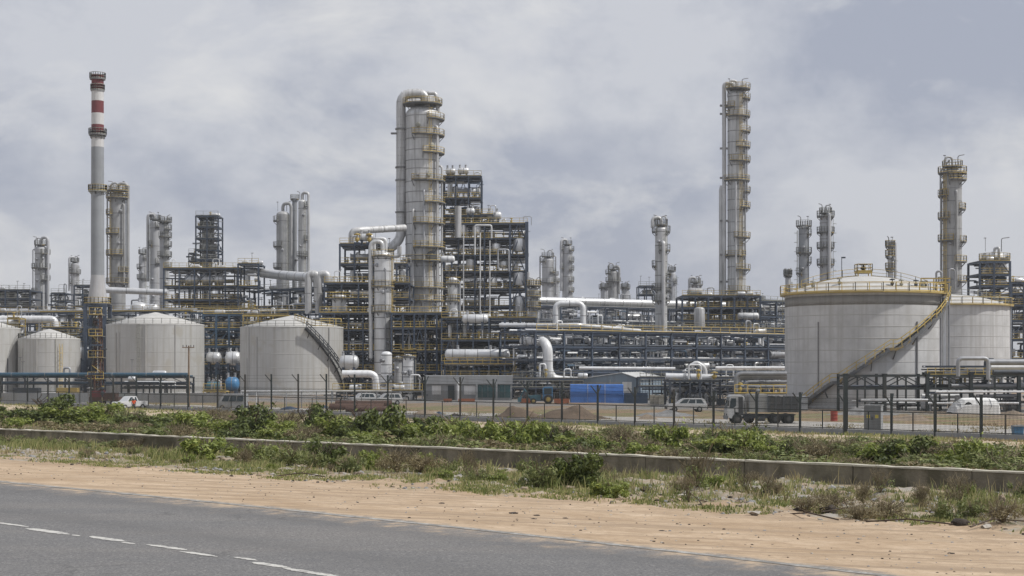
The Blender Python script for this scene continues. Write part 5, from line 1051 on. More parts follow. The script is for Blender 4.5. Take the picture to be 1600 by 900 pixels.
# ---- small yard objects
def boxT(name, label, cat, px0, px1, y0, y1, Y, D, mat, rz=0.0, z=None, pn='body'):
    w_ = PX(px1, Y) - PX(px0, Y); zb = 0 if z is None else z; t = T(name, label, cat, ((PX(px0, Y) + PX(px1, Y)) / 2, Y + D / 2, zb), rz); m = M(); m.box(-w_ / 2, w_ / 2, -D / 2, D / 2, 0, PZ(y0, Y) - zb); part(t, pn, m, mat); return t, w_, PZ(y0, Y) - zb
rz = radians(-26); t = Tg('electrical_cabinet', 'grey two-door electrical cabinet with yellow warning stickers just inside the fence', 'cabinet', 1365, 137, 0, radians(-24)); h = 2.25
m = M(); m.box(-.75, .75, -.55, .55, .12, h); part(t, 'housing', m, 'cabinet_light'); m = M(); m.box(-.85, .85, -.65, .65, 0, .12); part(t, 'base', m, 'concrete'); m = M(); m.box(-.8, .8, -.6, .6, h, h + .07); part(t, 'roof', m, 'cabinet_light')
for s in (0, 1):
    m = M(); m.box(-.74 + s * .75, -.02 + s * .75, -.59, -.552, .2, h - .05); dd = part(t, 'door', m, 'cabinet'); m = M(); m.box(-.5 + s * .75, -.2 + s * .75, -.605, -.592, 1.15, 1.45); part(dd, 'warning_sticker', m, 'sign_yellow'); m = M(); m.box(-.08 + s * .1, -.04 + s * .1, -.63, -.592, 1.0, 1.25); part(dd, 'handle', m, 'dark_plastic')
t = Tg('oil_drum', 'bright red drum standing on the dirt right of the truck', 'drum', 1303, 160); m = M(); m.lathe([(.38, 0), (.38, .02), (.36, .04), (.36, .35), (.375, .37), (.36, .39), (.36, .7), (.375, .72), (.36, .74), (.36, 1.02), (.38, 1.05)], 20); part(t, 'barrel', m, 'red_bright'); m = M(); m.lathe([(.33, 1.05), (.05, 1.06)], 20); part(t, 'lid', m, 'red_bright')
t = Tg('waste_bin', 'blue bin standing by the fence at the far right', 'bin', 1590, 126); m = M(); m.prism([(-.36, .1), (-.42, .85), (.42, .85), (.36, .1)], -.35, .35); part(t, 'body', m, 'paint_blue'); m = M(); m.prism([(-.45, .85), (-.43, .93), (.43, .96), (.45, .85)], -.4, .4); part(t, 'lid', m, 'cabinet_light')
for x in (-.28, .28): put(t, 'wheel', 'cyl', 'rubber', (x, -.3, .1), (x, .3, .1), .1)
# white tarpaulin tent
Y = 183; t = Tg('tarp_tent', 'white tarpaulin tent with a dark opening on the dirt near the right rack', 'tent', 1520, Y); u = Y / F; L2 = 36 * u
secs = [(-1.0, .10, .85), (-.86, .55, 1.0), (-.5, .95, 1.05), (0, 1.0, 1.05), (.6, 1.0, 1.0), (.92, .93, .95), (1.0, .7, .9)]; m = M(); vs = []
for x, hh, wd in secs:
    for k in range(9): a = pi * k / 8; vs.append((x * L2, -cos(a) * 2.0 * wd, max(0, sin(a)) ** .6 * hh * 1.95 + .03 * sin(k * 3 + x * 9)))
m.add(vs, [(i * 9 + k, i * 9 + k + 1, i * 9 + 10 + k, i * 9 + 9 + k) for i in range(6) for k in range(8)]); m.add([vs[54 + k] for k in range(9)], [tuple(range(9))]); part(t, 'canopy', m, 'tent_white')
m = M(); m.lathe([(.5, -.1), (.02, -.12)], 10, (-L2 * .38, -1.72, .98), 'y'); part(t, 'opening', m, 'dark_plastic')
for x in (-.7, 0, .6): m = M(); m.tube([(x * L2, -cos(a) * 2.03, max(0, sin(a)) ** .6 * 1.9 * (1 if x > -.5 else .8) + .02) for a in [pi * k / 12 for k in range(1, 12)]], .05, 6); part(t, 'hoop', m, 'cabinet_light')
# blue tarpaulin-wrapped crate stack
Y = 236; u = Y / F; t = Tg('wrapped_cargo', 'big block wrapped in bright blue tarpaulin in front of the warehouse', 'cargo', 932, Y); hw = 41 * u; hz = PZ(600.5, Y); m = M(); nx_ = 26; vs = []
rng = random.Random(3)
ring = lambda x, e: [(x, -1.6 - e, 0), (x, -1.45 + e * .3, hz * .3), (x, -1.5 - e * .5, hz * .65), (x, -1.35, hz - .1), (x, -1.2, hz + e * .4), (x, 0, hz - .05 + e), (x, 1.3, hz), (x, 1.5, 0)]
for i in range(nx_ + 1):
    x = -hw + 2 * hw * i / nx_; e = .1 * nz(x * .9, 0, 1, 3) + .04 * nz(x * 3, 1, 1, 5); sk = .35 if i == nx_ else 0
    vs += [(p[0] + (0 if p[2] > .5 else sk * .6), p[1], p[2]) for p in ring(x, e)]
m.add(vs, [(i * 8 + k, i * 8 + 8 + k, i * 8 + 9 + k, i * 8 + k + 1) for i in range(nx_) for k in range(7)]); m.add(vs[:8], [tuple(range(8))]); m.add(vs[-8:], [tuple(range(7, -1, -1))]); part(t, 'tarpaulin', m, 'tarp_blue')
for x in (-.35, .3): m = M(); m.tube([(x * hw, -1.72, 0), (x * hw, -1.6, hz * .6), (x * hw, -1.4, hz + .05), (x * hw, 1.4, hz + .05)], .035, 5); part(t, 'rope', m, 'cabinet_light')
# warehouse
th = radians(-15); t = T('warehouse', 'blue-grey gabled warehouse with a long white roof behind the blue tarpaulin', 'building', (PX(1000, 258), 258, 0), th); w_ = 10.2; dp = 30; e_, r_ = 3.4, 4.35
m = M(); m.prism([(-w_, 0), (-w_, e_), (-w_ * .3, r_), (0, e_), (0, 0)], 0, dp); part(t, 'wall', m, 'sheet_blue')
for s, (a, b_) in enumerate((((-w_ - .3, e_ - .05), (-w_ * .3, r_ + .05)), ((-w_ * .3, r_ + .05), (.35, e_ - .1)))):
    m = M(); m.add([(a[0], -.3, a[1]), (b_[0], -.3, b_[1]), (b_[0], dp + .3, b_[1]), (a[0], dp + .3, a[1]), (a[0], -.3, a[1] + .12), (b_[0], -.3, b_[1] + .12), (b_[0], dp + .3, b_[1] + .12), (a[0], dp + .3, a[1] + .12)], [(0, 3, 2, 1), (4, 5, 6, 7), (0, 1, 5, 4), (1, 2, 6, 5), (2, 3, 7, 6), (3, 0, 4, 7)]); rf = part(t, 'roof', m, 'sheet_white')
    for k in range(12): yy = dp * (k + .5) / 12; put(rf, 'roof_seam', 'box', 'cabinet_light', (a[0], yy, a[1] + .14), (b_[0], yy, b_[1] + .14), .08, .05)
m = M(); m.box(-3.0, -1.4, -.05, -.004, .2, 2.9); part(t, 'door', m, 'sheet_white'); m = M(); m.box(-w_ + .2, -3.3, -.06, -.004, .9, 2.9); part(t, 'pale_cladding', m, 'wall_grey')
for k in range(9): put(t, 'wall_rib', 'box', 'sheet_blue', (.03, 2 + k * 3.3, 0), (.03, 2 + k * 3.3, e_ - .2), .12, .1)
for x in (-w_, -w_ * .5, 0): put(t, 'corner_trim', 'box', 'cabinet_light', (x, -.04, 0), (x, -.04, e_ - .1), .14, .1)
# site office
Y = 248; u = Y / F; t = Tg('site_office', 'low grey flat-roofed office with a teal glazed front under the steel tower', 'building', 665, Y); Q = lambda px: (px - 665) * u; hz = PZ(587, Y); zb = PZ(600, Y)
m = M(); m.box(0, Q(800), 0, 8, 0, zb); part(t, 'wall', m, 'wall_grey'); m = M(); m.box(-.2, Q(801), -.5, 8.2, zb, hz); part(t, 'roof_band', m, 'wall_grey')
for a, b_, mt, nm, z0 in ((675, 689, 'paint_white', 'notice_board', 1.0), (700, 712, 'glass', 'door', 0), (725, 743, 'paint_white', 'wall_panel', 1.0)): m = M(); m.box(Q(a), Q(b_), -.07, -.004, z0, zb - .25); part(t, nm, m, mt)
for i in range(6): m = M(); a = Q(745) + i * (Q(798) - Q(745)) / 6; m.box(a, a + (Q(798) - Q(745)) / 6 - .08, -.06, -.004, .5, zb - .15); part(t, 'glass_pane', m, 'glass_teal')
for px in (712, 745, 776): put(t, 'pilaster', 'box', 'wall_grey', (Q(px), -.6, 0), (Q(px), -.6, zb), .3, .3)
put(t, 'duct', 'cyl24', 'pipe_white', (Q(716), -.8, 0), (Q(716), -.8, zb + .3), .25)
# excavator-like teal machine
Y = 228; t = Tg('site_tractor', 'teal and blue site machine with a boxy cab left of the blue tarpaulin', 'machine', 848, Y); u = Y / F
m = M(); m.prism([(-1.9, .55), (-1.9, 1.25), (-.3, 1.4), (-.3, .55)], -.6, .6); part(t, 'engine_hood', m, 'paint_teal'); m = M(); m.prism([(0, .6), (0, 2.3), (.25, 2.55), (1.45, 2.55), (1.5, .6)], -.8, .8); cb = part(t, 'cab', m, 'paint_blue')
for s in (-.81, .81): m = M(); m.box(.18, 1.32, min(s, s * 1.02), max(s, s * 1.02), 1.45, 2.35); part(cb, 'cab_window', m, 'glass')
put(t, 'chassis', 'box', 'pipe_dark', (-1.8, 0, .6), (1.5, 0, .6), 1.0, .3)
for x, r in ((-1.4, .45), (.8, .7)):
    for y in (-.85, .85): wheel(t, x, y, r, .35, 'rail_bright')
m = M(); m.tube([(-1.9, 0, .9), (-2.7, 0, 2.2), (-3.3, 0, 1.0)], .12, 6); part(t, 'loader_arm', m, 'paint_teal'); m = M(); m.prism([(-3.7, .3), (-3.7, .9), (-3.1, 1.0), (-3.2, .3)], -.8, .8); part(t, 'bucket', m, 'paint_teal')
t, a_, b_ = boxT('steel_tank', 'dark navy steel trough right of the blue tarpaulin', 'trough', 976, 1012, 614.5, 630, 232, 2, 'paint_navy'); rail(t, [(-a_ / 2, -1, b_), (a_ / 2, -1, b_)], 'paint_navy', .3, .05)
for i, (a, c) in enumerate(((1016, 1024), (1023, 1031), (1030, 1039))):
    boxT('concrete_block', ('leftmost', 'middle', 'rightmost')[i] + ' pale concrete block of the row beside the warehouse', 'block', a, c, 617 + i % 2, 630, 226 - i, 1.2, 'concrete_top')
for i, (a, c, lb) in enumerate(((812, 832, 'orange plastic barrier left of the teal machine'), (866, 889, 'orange plastic barrier between the teal machine and the blue tarpaulin'), (693, 706, 'orange barrier before the site office door'), (716, 742, 'orange barrier right of the site office door'))):
    t, a_, b_ = boxT('safety_barrier', lb, 'barrier', a, c, 623, 629, 230 if i < 2 else 238, .3, 'paint_orange')
    for s in (-.4, 0, .4): put(t, 'foot', 'box', 'dark_plastic', (s * a_, -.5, .06), (s * a_, .5, .06), .2, .12)
# bund wall and blue pipe rack at the left
m = M(); Y = 234; t = Tg('bund_wall', 'low smooth grey concrete bund wall under the blue pipes at the left', 'wall', -60, Y); Ln = PX(352, Y) - PX(-60, Y); n_ = 9
for i in range(n_): m = M(); m.box(Ln * i / n_ + .02, Ln * (i + 1) / n_ - .02, 0, .35, 0, PZ(614, Y)); part(t, 'panel', m, 'wall_grey')
rack('low rack of thick blue pipes crossing in front of the left tanks', -60, 292, 262, 256, [2.6, 3.75], 3.2, 5.5, pipes=4, seed=71, mat='pipe_dark', railrow=False, w=.28, fill=0, mats=['pipe_blue', 'pipe_blue', 'pipe_blue', 'pipe_dark'], rmax=.35, big=[(.2, .36, 'pipe_blue', 0)])
rack('low dark conveyor-like rack with white rollers in front of the large left tank', 190, 292, 246, 244, [2.1, 2.9], 2.4, 3.2, pipes=5, seed=72, mat='pipe_dark', railrow=False, w=.22, fill=0, mats=['pipe_dark', 'pipe_dark', 'pipe_white'])
for i, (a, c, y0, y1) in enumerate(((20, 60, 606, 612), (88, 120, 606, 613))): boxT('equipment_crate', ('small dark' if i == 0 else 'yellow-topped') + ' crate behind the bund wall at the left', 'crate', a, c, y0, y1, 240, 1.5, 'pipe_dark' if i == 0 else 'rail_bright')
# blue equipment in the gap
drum('bright blue drum standing low in the gap between the large left tanks', 352, 374, 600, 11, 262, 'paint_blue', bands=1); drum('teal drum low in the gap, left of the bright blue one', 322, 345, 604, 8, 264, 'paint_teal', bands=1)
frame('yellow valve platform low in the gap between the large left tanks', 318, 352, (611,), 252, 3, 3, seed=73, fill=6, w=.2, railm='rail_yellow', mat='rail_yellow', name='work_platform', cat='platform')
# white pipe barrier
Y = 204; t = Tg('pipe_barrier', 'long white pipe barrier on thin posts before the middle staircase tank', 'barrier', 377, Y); x1 = PX(612, Y) - PX(377, Y); zt = PZ(611, Y)
pipe(t, (0, 0, zt), (x1, 0, zt), .1, 'pipe_white', 'top_rail'); pipe(t, (x1 * .05, .5, zt * .55), (x1, .5, zt * .55), .06, 'pipe_grey', 'lower_rail')
for i in range(11): pipe(t, (x1 * i / 10, 0, 0), (x1 * i / 10, 0, zt), .07, 'pipe_white' if i < 2 else 'pipe_grey', 'post')
# rusty pipes
for i, (a, c, y, Y, r) in enumerate(((515, 600, 634, 196, .45), (524, 612, 629, 200, .42), (540, 618, 636, 190, .38))):
    m = M(); L_ = PX(c, Y) - PX(a, Y); m.lathe([(r, 0), (r, L_), (r * .9, L_), (r * .9, 0), (r, 0)], 20, (0, 0, r), 'x', cap=False); solo('rusty_pipe', m, 'pipe_rust', ('front', 'rear', 'right-hand nearest')[i] + ' long rusty brown pipe lying in the yard before the parked cars', 'pipe', (PX(a, Y), Y, (.0, .35, 0)[i]))
# utility pole
Y = 206; t = Tg('utility_pole', 'thin wooden utility pole with a crossarm in front of the large left tank', 'pole', 295, Y); zt = PZ(540, Y)
m = M(); m.lathe([(.16, 0), (.1, zt)], 10); part(t, 'pole', m, 'wood'); put(t, 'crossarm', 'box', 'wood', (-.85, -.1, zt - .25), (.75, -.1, zt - .25), .12, .12)
for x in (-.75, -.3, .3, .68): put(t, 'insulator', 'cyl', 'dark_plastic', (x, -.1, zt - .2), (x, -.1, zt + .08), .05)
# rusty rig mast
Y = 216; t = Tg('drilling_rig', 'rusty red and yellow lattice mast rig in front of the chimney trestle', 'rig', 152, Y); u = Y / F; zt = PZ(492, Y); b0 = .78
for sx in (-1, 1):
    for sy in (-1, 1): beam(t, (sx * b0, sy * b0, .8), (sx * .45, sy * .45, zt), .13, 'pipe_rust' if sx > 0 else 'steel_green', 'mast_leg')
k = 12
for i in range(k):
    z0, z1 = .8 + (zt - .8) * i / k, .8 + (zt - .8) * (i + 1) / k; f0, f1 = b0 + (.45 - b0) * i / k, b0 + (.45 - b0) * (i + 1) / k
    for sy in (-1, 1): s = 1 if i % 2 else -1; beam(t, (-f0 * s, sy * f0, z0), (f1 * s, sy * f1, z1), .07, 'rail_yellow' if i % 4 == 0 else 'pipe_rust', 'brace'); beam(t, (-f1, sy * f1, z1), (f1, sy * f1, z1), .09, 'pipe_rust', 'brace')
    if i % 3 == 2: put(t, 'platform', 'box', 'deck', (-f1 - .4, 0, z1), (f1 + .4, 0, z1), 1.8, .1); rail(t, [(-f1 - .4, -.9, z1), (f1 + .4, -.9, z1)], 'rail_yellow', 1.0, .05, 1.1)
clutter(t, -1, 1, -.8, .6, .8, zt * .75, random.Random(4), 10, ['pipe_rust', 'rail_yellow', 'pipe_dark'], False); clutter(t, -1.1, 1.1, -.9, .8, 1.2, 5, random.Random(5), 26, ['pipe_rust', 'rail_yellow', 'pipe_dark', 'pipe_rust'], False)
m = M(); m.box(-.9, 3.2, -1.1, 1.1, .75, 1.3); part(t, 'chassis', m, 'pipe_rust'); m = M(); m.box(-.6, .9, -1, 1, 1.3, 2.2); part(t, 'engine_housing', m, 'paint_red'); m = M(); m.box(1.2, 2.8, -.9, .9, 1.3, 1.9); part(t, 'pump_housing', m, 'pipe_rust')
for x in (-.5, .6, 2.4):
    for y in (-1, 1): wheel(t, x, y, .42, .3, 'pipe_rust')
for i, x in enumerate((-.2, .2, .5)): pipe(t, (x, -.5, .8), (x * .5, -.2, zt * .8), .05, 'pipe_white' if i == 1 else 'pipe_rust', 'drill_rod')
# right-hand front rack
Y = 190; t = Tg('pipe_rack', 'dark braced pipe rack in front of the big tanks, ending near the fence', 'pipe rack', 1321, Y); u = Y / F; Q = lambda px: (px - 1321) * u; z1, z2 = PZ(586, Y), PZ(606, Y)
PP = [1321, 1382, 1449, 1517, 1592, 1660, 1730]
for j, yy in enumerate((0, 4.2)):
    for i, px in enumerate(PP):
        put(t, 'post', 'ibeam', 'steel_green', (Q(px), yy, 0), (Q(px), yy, z1 + .12), .42 if j == 0 else .3)
    for z in (z1, z2): put(t, 'beam', 'box', 'steel_green', (Q(1321), yy, z - .1), (Q(1730), yy, z - .1), .2, .26)
    for a, b_ in zip(PP, PP[1:]):
        c = (a + b_) / 2; put(t, 'post', 'box', 'steel_green', (Q(c), yy, 0), (Q(c), yy, z1 - .1), .2); 
        if a < 1500: beam(t, (Q(a), yy, z2), (Q(c), yy, z1 - .2), .12, 'steel_green', 'brace'); beam(t, (Q(b_), yy, z2), (Q(c), yy, z1 - .2), .12, 'steel_green', 'brace')
for px in PP: beam(t, (Q(px), 0, z1 - .1), (Q(px), 4.2, z1 - .1), .24, 'steel_green'); beam(t, (Q(px), 0, z2 - .1), (Q(px), 4.2, z2 - .1), .24, 'steel_green'); put(t, 'bearing_block', 'box', 'steel_green', (Q(px) - .3, 0, z1 + .12), (Q(px) + .3, 0, z1 + .12), .5, .14)
rng = random.Random(8)
for i, (yy, r, z, a) in enumerate(((.6, .28, z1, 1517), (1.3, .2, z1, 1480), (2.0, .3, z2, 1500), (2.8, .2, z2, 1449), (3.4, .32, z1, 1530), (1.0, .22, z2, 1490), (3.6, .14, z2, 1321), (2.4, .16, z1, 1449))): pipe(t, (Q(a), yy, z + r + .03), (Q(1730), yy, z + r + .03), r, ('pipe_dark', 'pipe_grey', 'pipe_dark', 'steel_green')[i % 4])
clutter(t, Q(1449), Q(1600), 1, 4, 0, z2 - .3, rng, 22, ['pipe_grey', 'pipe_white', 'pipe_dark']); clutter(t, Q(1450), Q(1600), 1, 4, z2, z1 + 1.4, rng, 22, ['pipe_grey', 'pipe_dark', 'pipe_white'], False)
rail(t, [(Q(1450), .2, z1 + .05), (Q(1575), .2, z1 + .05)], 'rail_yellow', .8, .06, 1.0)
for i, (pts, r, lb, mt) in enumerate([([(1497, 588), (1497, 560), (1544, 560), (1544, 592)], .22, 'square grey pipe loop above the right front rack', 'pipe_grey'), ([(1544, 566, 2), (1680, 566, 2)], .35, 'upper fat grey pipe running off the right edge', 'pipe_grey'), ([(1548, 574, 4), (1680, 574, 4)], .25, 'middle white pipe running off the right edge', 'pipe_white'), ([(1552, 582, 6), (1680, 582, 6)], .3, 'lower dark pipe running off the right edge', 'pipe_dark')]): run(lb, pts, r, 166, mt)
run('dark curved pipe standing at the square pipe loop', [(1541, 600), (1541, 563), (1552, 563)], .32, 197, 'pipe_dark')
for i, (a, c, y, Y, r) in enumerate(((1462, 1540, 612, 189, .14), (1345, 1450, 625, 189, .16), (1450, 1592, 630, 187, .13), (1440, 1500, 619, 196, .3), (1480, 1600, 612, 188, .13))):
    run(('upper thin white', 'left thin white', 'long thin white', 'fat short white', 'right thin white')[i] + ' pipe running under the right front rack', [(a, y), (c, y)], r, Y, 'pipe_white')
t = Tg('valve_station', 'small cluster of white valves and pipes at the foot of the biggest tank', 'valve', 1340, 195); clutter(t, 0, PX(1480, 196) - PX(1340, 196), 0, 2.5, 0, 1.4, random.Random(77), 30, ['pipe_white', 'pipe_grey', 'pipe_white', 'pipe_dark'], False)
t = Tg('valve_station', 'row of yellow and white valves between the two big tanks', 'valve', 1450, 196); clutter(t, 0, PX(1575, 196) - PX(1450, 196), 0, 3, 3.2, 5.0, random.Random(78), 36, ['rail_bright', 'pipe_white', 'rail_yellow'], False); put(t, 'deck', 'box', 'deck', (0, 1.5, 3.1), (PX(1575, 196) - PX(1450, 196), 1.5, 3.1), 3, .2)
for k in range(6): beam(t, ((PX(1575, 196) - PX(1450, 196)) * k / 5, 1.5, 0), ((PX(1575, 196) - PX(1450, 196)) * k / 5, 1.5, 3), .25, 'steel_green', 'post')
# middle-right low equipment
frame('low open frame of dark posts right of the warehouse, orange-stained pipe on top', 1047, 1125, (594,), 216, 7, 5, seed=81, fill=34, w=.35, braces=.7, mat='pipe_dark', rails=False, cat='process structure', name='process_structure')
run('fat pale pipe with an orange stain lying on the low open frame', [(1040, 588), (1114, 590)], .5, 220, 'silver', bands=4)
put(Tg('valve_station', 'orange and yellow valve assembly at the right end of the pale pipe', 'valve', 1116, 219, PZ(594, 216)), 'valve', 'valve', 'rail_bright', (0, 0, 0), (0, 0, 1.2), .7)
frame('low frame of grey pipes with yellow rails just left of the biggest tank', 1148, 1229, (616,), 190, 6, 5, seed=82, fill=22, w=.22, braces=.2, mat='pipe_grey', railm='rail_yellow', cat='process structure', name='process_structure')
for i, (y, r, a) in enumerate(((584, .3, 1150), (588, .45, 1152), (597, .22, 1165), (604, .16, 1149))): run(('thin top', 'fat upper', 'middle', 'lowest')[i] + ' grey pipe running into the biggest tank', [(a, 612), (a, y), (1229, y)], r, 192 + i, 'pipe_grey', bend=.8)
frame('low rack of small valves and white pipes along the foot of the left block', 520, 660, (611,), 246, 5, 8, seed=83, fill=9, w=.2, braces=.2, mat='pipe_grey', railm='rail_yellow', cat='process structure', name='process_structure')
frame('low rack of pipes behind the blue tarpaulin and the pipe elbow', 800, 912, (592, 606), 256, 6, 6, seed=84, fill=12, w=.25, braces=.3, mat='steel', railm='rail_grey', cat='process structure', name='process_structure')
frame('low dark pipe frame at the foot of the long lower rack', 1000, 1235, (590, 604), 250, 6, 12, seed=85, fill=9, w=.25, braces=.4, mat='steel', railm='rail_grey', cat='process structure', name='process_structure')
# dirt mounds
def mound(label, px, row, wpx, hpx, mat, seed, dep=.6, name='dirt_mound'):
    Y = EYE * F / (row - HZ); R = wpx / 2 * Y / F; H = hpx * Y / F; m = M(); n_, k_ = 40, 12; vs = []
    for i in range(k_ + 1):
        f_ = i / k_
        for j in range(n_):
            a = 2 * pi * j / n_; rr = R * f_ * (1 + .25 * nz(cos(a) * 1.3, sin(a) * 1.3, 1, seed)); x, y = rr * cos(a), rr * sin(a) * dep
            vs.append((x, y, H * (cos(f_ * pi) * .5 + .5) * (1 + .6 * nz(x, y, .5, seed + 3)) + nz(x, y, 1.3, seed) * H * .15 * (1 - f_) - .1 * f_))
    m.add(vs, [(i * n_ + j, (i + 1) * n_ + j, (i + 1) * n_ + (j + 1) % n_, i * n_ + (j + 1) % n_) for i in range(k_) for j in range(n_)], True)
    solo(name, m, mat, label, 'mound', (PX(px, Y), Y, 0))
mound('dark brown earth mound left of the tall fence posts before the site office', 812, 653, 105, 16, 'dirt_brown', 2); mound('widest brown earth mound under the blue tarpaulin', 890, 655, 150, 19, 'dirt_brown', 9)
mound('pale earth mound before the parked cars', 665, 650, 70, 10, 'dirt_pale', 4); mound('low dark mound right of the pale one', 712, 652, 45, 6, 'debris_dark', 5)
mound('grey gravel heap before the white estate car', 1040, 650, 130, 9, 'gravel_grey', 6); mound('small tan mound left of the truck', 1010, 656, 46, 9, 'dirt_pale', 7); mound('grey gravel heap behind the red drum', 1350, 648, 140, 9, 'gravel_grey', 8)
mound('orange earth heap behind the electrical cabinet', 1420, 657, 110, 8, 'dirt_pale', 11); mound('reddish mound at the far right by the blue bin', 1580, 655, 120, 12, 'dirt_pale', 12); mound('earth heap right of the warehouse blocks', 1075, 634, 80, 6, 'dirt_pale', 13)
mound('low heap before the white pipe barrier', 405, 640, 40, 5, 'dirt_pale', 14)
mound('earth bank between the blue tarpaulin and the service road', 1150, 652, 90, 6, 'dirt_pale', 15)
for i, (px, row, w_) in enumerate(((455, 640, 46), (505, 638, 30), (686, 648, 24))):
    mound(('left', 'right', 'small dark')[i] + ' crumpled blue tarpaulin heap on the ground beyond the fence', px, row, w_, 5, 'paint_navy', 20 + i, name='tarp_heap')
# ---------------------------------------------------------------- vegetation
def leaf_mesh(name, mat, n, seed, leaf=.1, lobes=7, spread=1.0, flat=.75, long=1.7, droop=.3):
    r = np.random.RandomState(seed); c = np.c_[r.uniform(-.8, .8, lobes), r.uniform(-.8, .8, lobes), r.uniform(.1, .7, lobes)]; rad = r.uniform(.14, .32, lobes); rad[0] = .42; c[0] = (0, 0, .35)
    w = rad ** 2; k = r.choice(lobes, n, p=w / w.sum()); d = r.normal(size=(n, 3)); d /= np.linalg.norm(d, axis=1)[:, None]
    p = c[k] + d * (rad[k] * r.uniform(.45, 1.12, n) ** .6)[:, None] * np.array([1, 1, flat]); o_ = r.rand(n) < .12; p[o_] += r.normal(size=(int(o_.sum()), 3)) * np.array([.16, .16, .13]); p[:, 2] = np.abs(p[:, 2]) + .02
    up = d + r.normal(size=(n, 3)) * .7 + np.array([0, 0, .5]); up /= np.linalg.norm(up, axis=1)[:, None]
    q = np.cross(up, r.normal(size=(n, 3))); q /= np.linalg.norm(q, axis=1)[:, None]; s = np.cross(up, q); sz = leaf * r.uniform(.5, 1.3, n)[:, None]
    V = np.stack([p - q * sz * long * .5, p + s * sz * .4 - up * sz * .1, p + q * sz * long * .5 - up * sz * droop, p - s * sz * .4 - up * sz * .1], 1).reshape(-1, 3)
    me = bpy.data.meshes.new(name); me.vertices.add(n * 4); me.vertices.foreach_set('co', V.ravel()); me.loops.add(n * 4); me.loops.foreach_set('vertex_index', np.arange(n * 4)); me.polygons.add(n); me.polygons.foreach_set('loop_start', np.arange(n) * 4); me.polygons.foreach_set('loop_total', np.full(n, 4)); me.materials.append(MATS[mat]); me.update(calc_edges=True); return me
def stem_mesh(name, mat, seed, n=9, h=.8, twig=3, r0=.018):
    r = random.Random(seed); m = M()
    for i in range(n):
        a = r.uniform(0, 6.28); b = r.uniform(.15, .7); p = Vector((0, 0, 0)); tip = Vector((cos(a) * b, sin(a) * b, h * r.uniform(.6, 1.1))); md = tip * .5 + Vector((r.uniform(-.1, .1), r.uniform(-.1, .1), .08)); m.tube([p, md, tip], r0 * r.uniform(.6, 1.2), 4, cap=False)
        for j in range(twig): q = md.lerp(tip, r.random()); m.tube([q, q + Vector((r.uniform(-.25, .25), r.uniform(-.25, .25), r.uniform(.05, .3)))], r0 * .45, 3, cap=False)
    return m.mesh(name, mat)
PROTO = {'bright': [(leaf_mesh('foliage', 'leaf_bright', 2300, s, .082, 12, long=2.0), stem_mesh('stem', 'twig', s)) for s in (1, 2, 3)],
         'dark': [(leaf_mesh('foliage', 'leaf_dark', 2200, s, .085, 12, long=2.0), stem_mesh('stem', 'twig_dark', s)) for s in (4, 5, 6)],
         'olive': [(leaf_mesh('foliage', 'leaf_olive', 1700, s, .055, 10, long=3.0), stem_mesh('stem', 'twig', s, 14)) for s in (7, 8)],
         'dry': [(leaf_mesh('foliage', 'leaf_dry', 900, s, .045, 9, long=2.4), stem_mesh('stem', 'twig', s, 34, .85, 7, .012)) for s in (9, 10)],
         'twiggy': [(leaf_mesh('foliage', 'leaf_olive', 260, 11, .07, 6), stem_mesh('stem', 'twig', 11, 26, .95, 6, .014))]}
LAB = {'bright': 'bright green leafy shrub', 'dark': 'dense dark green shrub', 'olive': 'olive green scrubby bush', 'dry': 'brown dried-up bush', 'twiggy': 'thin twiggy weed'}
used_lab = {}; WEEDS = {}
REF = [(-60, 'off the left end of the wall'), (45, 'below the leftmost fence posts'), (150, 'before the rusty rig'), (215, 'before the person in red'), (295, 'below the utility pole'), (365, 'before the white van'), (456, 'before the middle staircase tank'), (560, 'before the rusty pipes'), (620, 'below the three drum vessels'), (720, 'before the site office'), (800, 'below the dark earth mound'), (890, 'before the widest earth mound'), (990, 'before the warehouse'), (1075, 'before the white estate car'), (1190, 'before the truck'), (1303, 'before the red drum'), (1365, 'below the electrical cabinet'), (1440, 'right of the electrical cabinet'), (1520, 'below the white tent'), (1600, 'below the blue bin'), (1700, 'past the right end of the view')]
def shrub(kind, p, R, H, px, where, seed):
    ref = min(REF, key=lambda q: abs(q[0] - px))[1]; fo, st = PROTO[kind][seed % len(PROTO[kind])]
    sz = 'tall' if H > 1.15 else 'low' if H < .6 else 'mid-sized'
    lab = f"{sz} {LAB[kind]} {where}, {ref}".replace('the middle staircase', 'the staircase')
    t = T('shrub', lab, 'shrub', (p.x, p.y, p.z - .05), seed * 1.7, 'shrubs ' + where)
    used_lab.setdefault(lab, []).append((px, t.o))
    t.o.scale = (R * 1.25, R * 1.1, H * 1.18); part(t, 'foliage', fo, None); part(t, 'stem', st, None)
rng = random.Random(42)
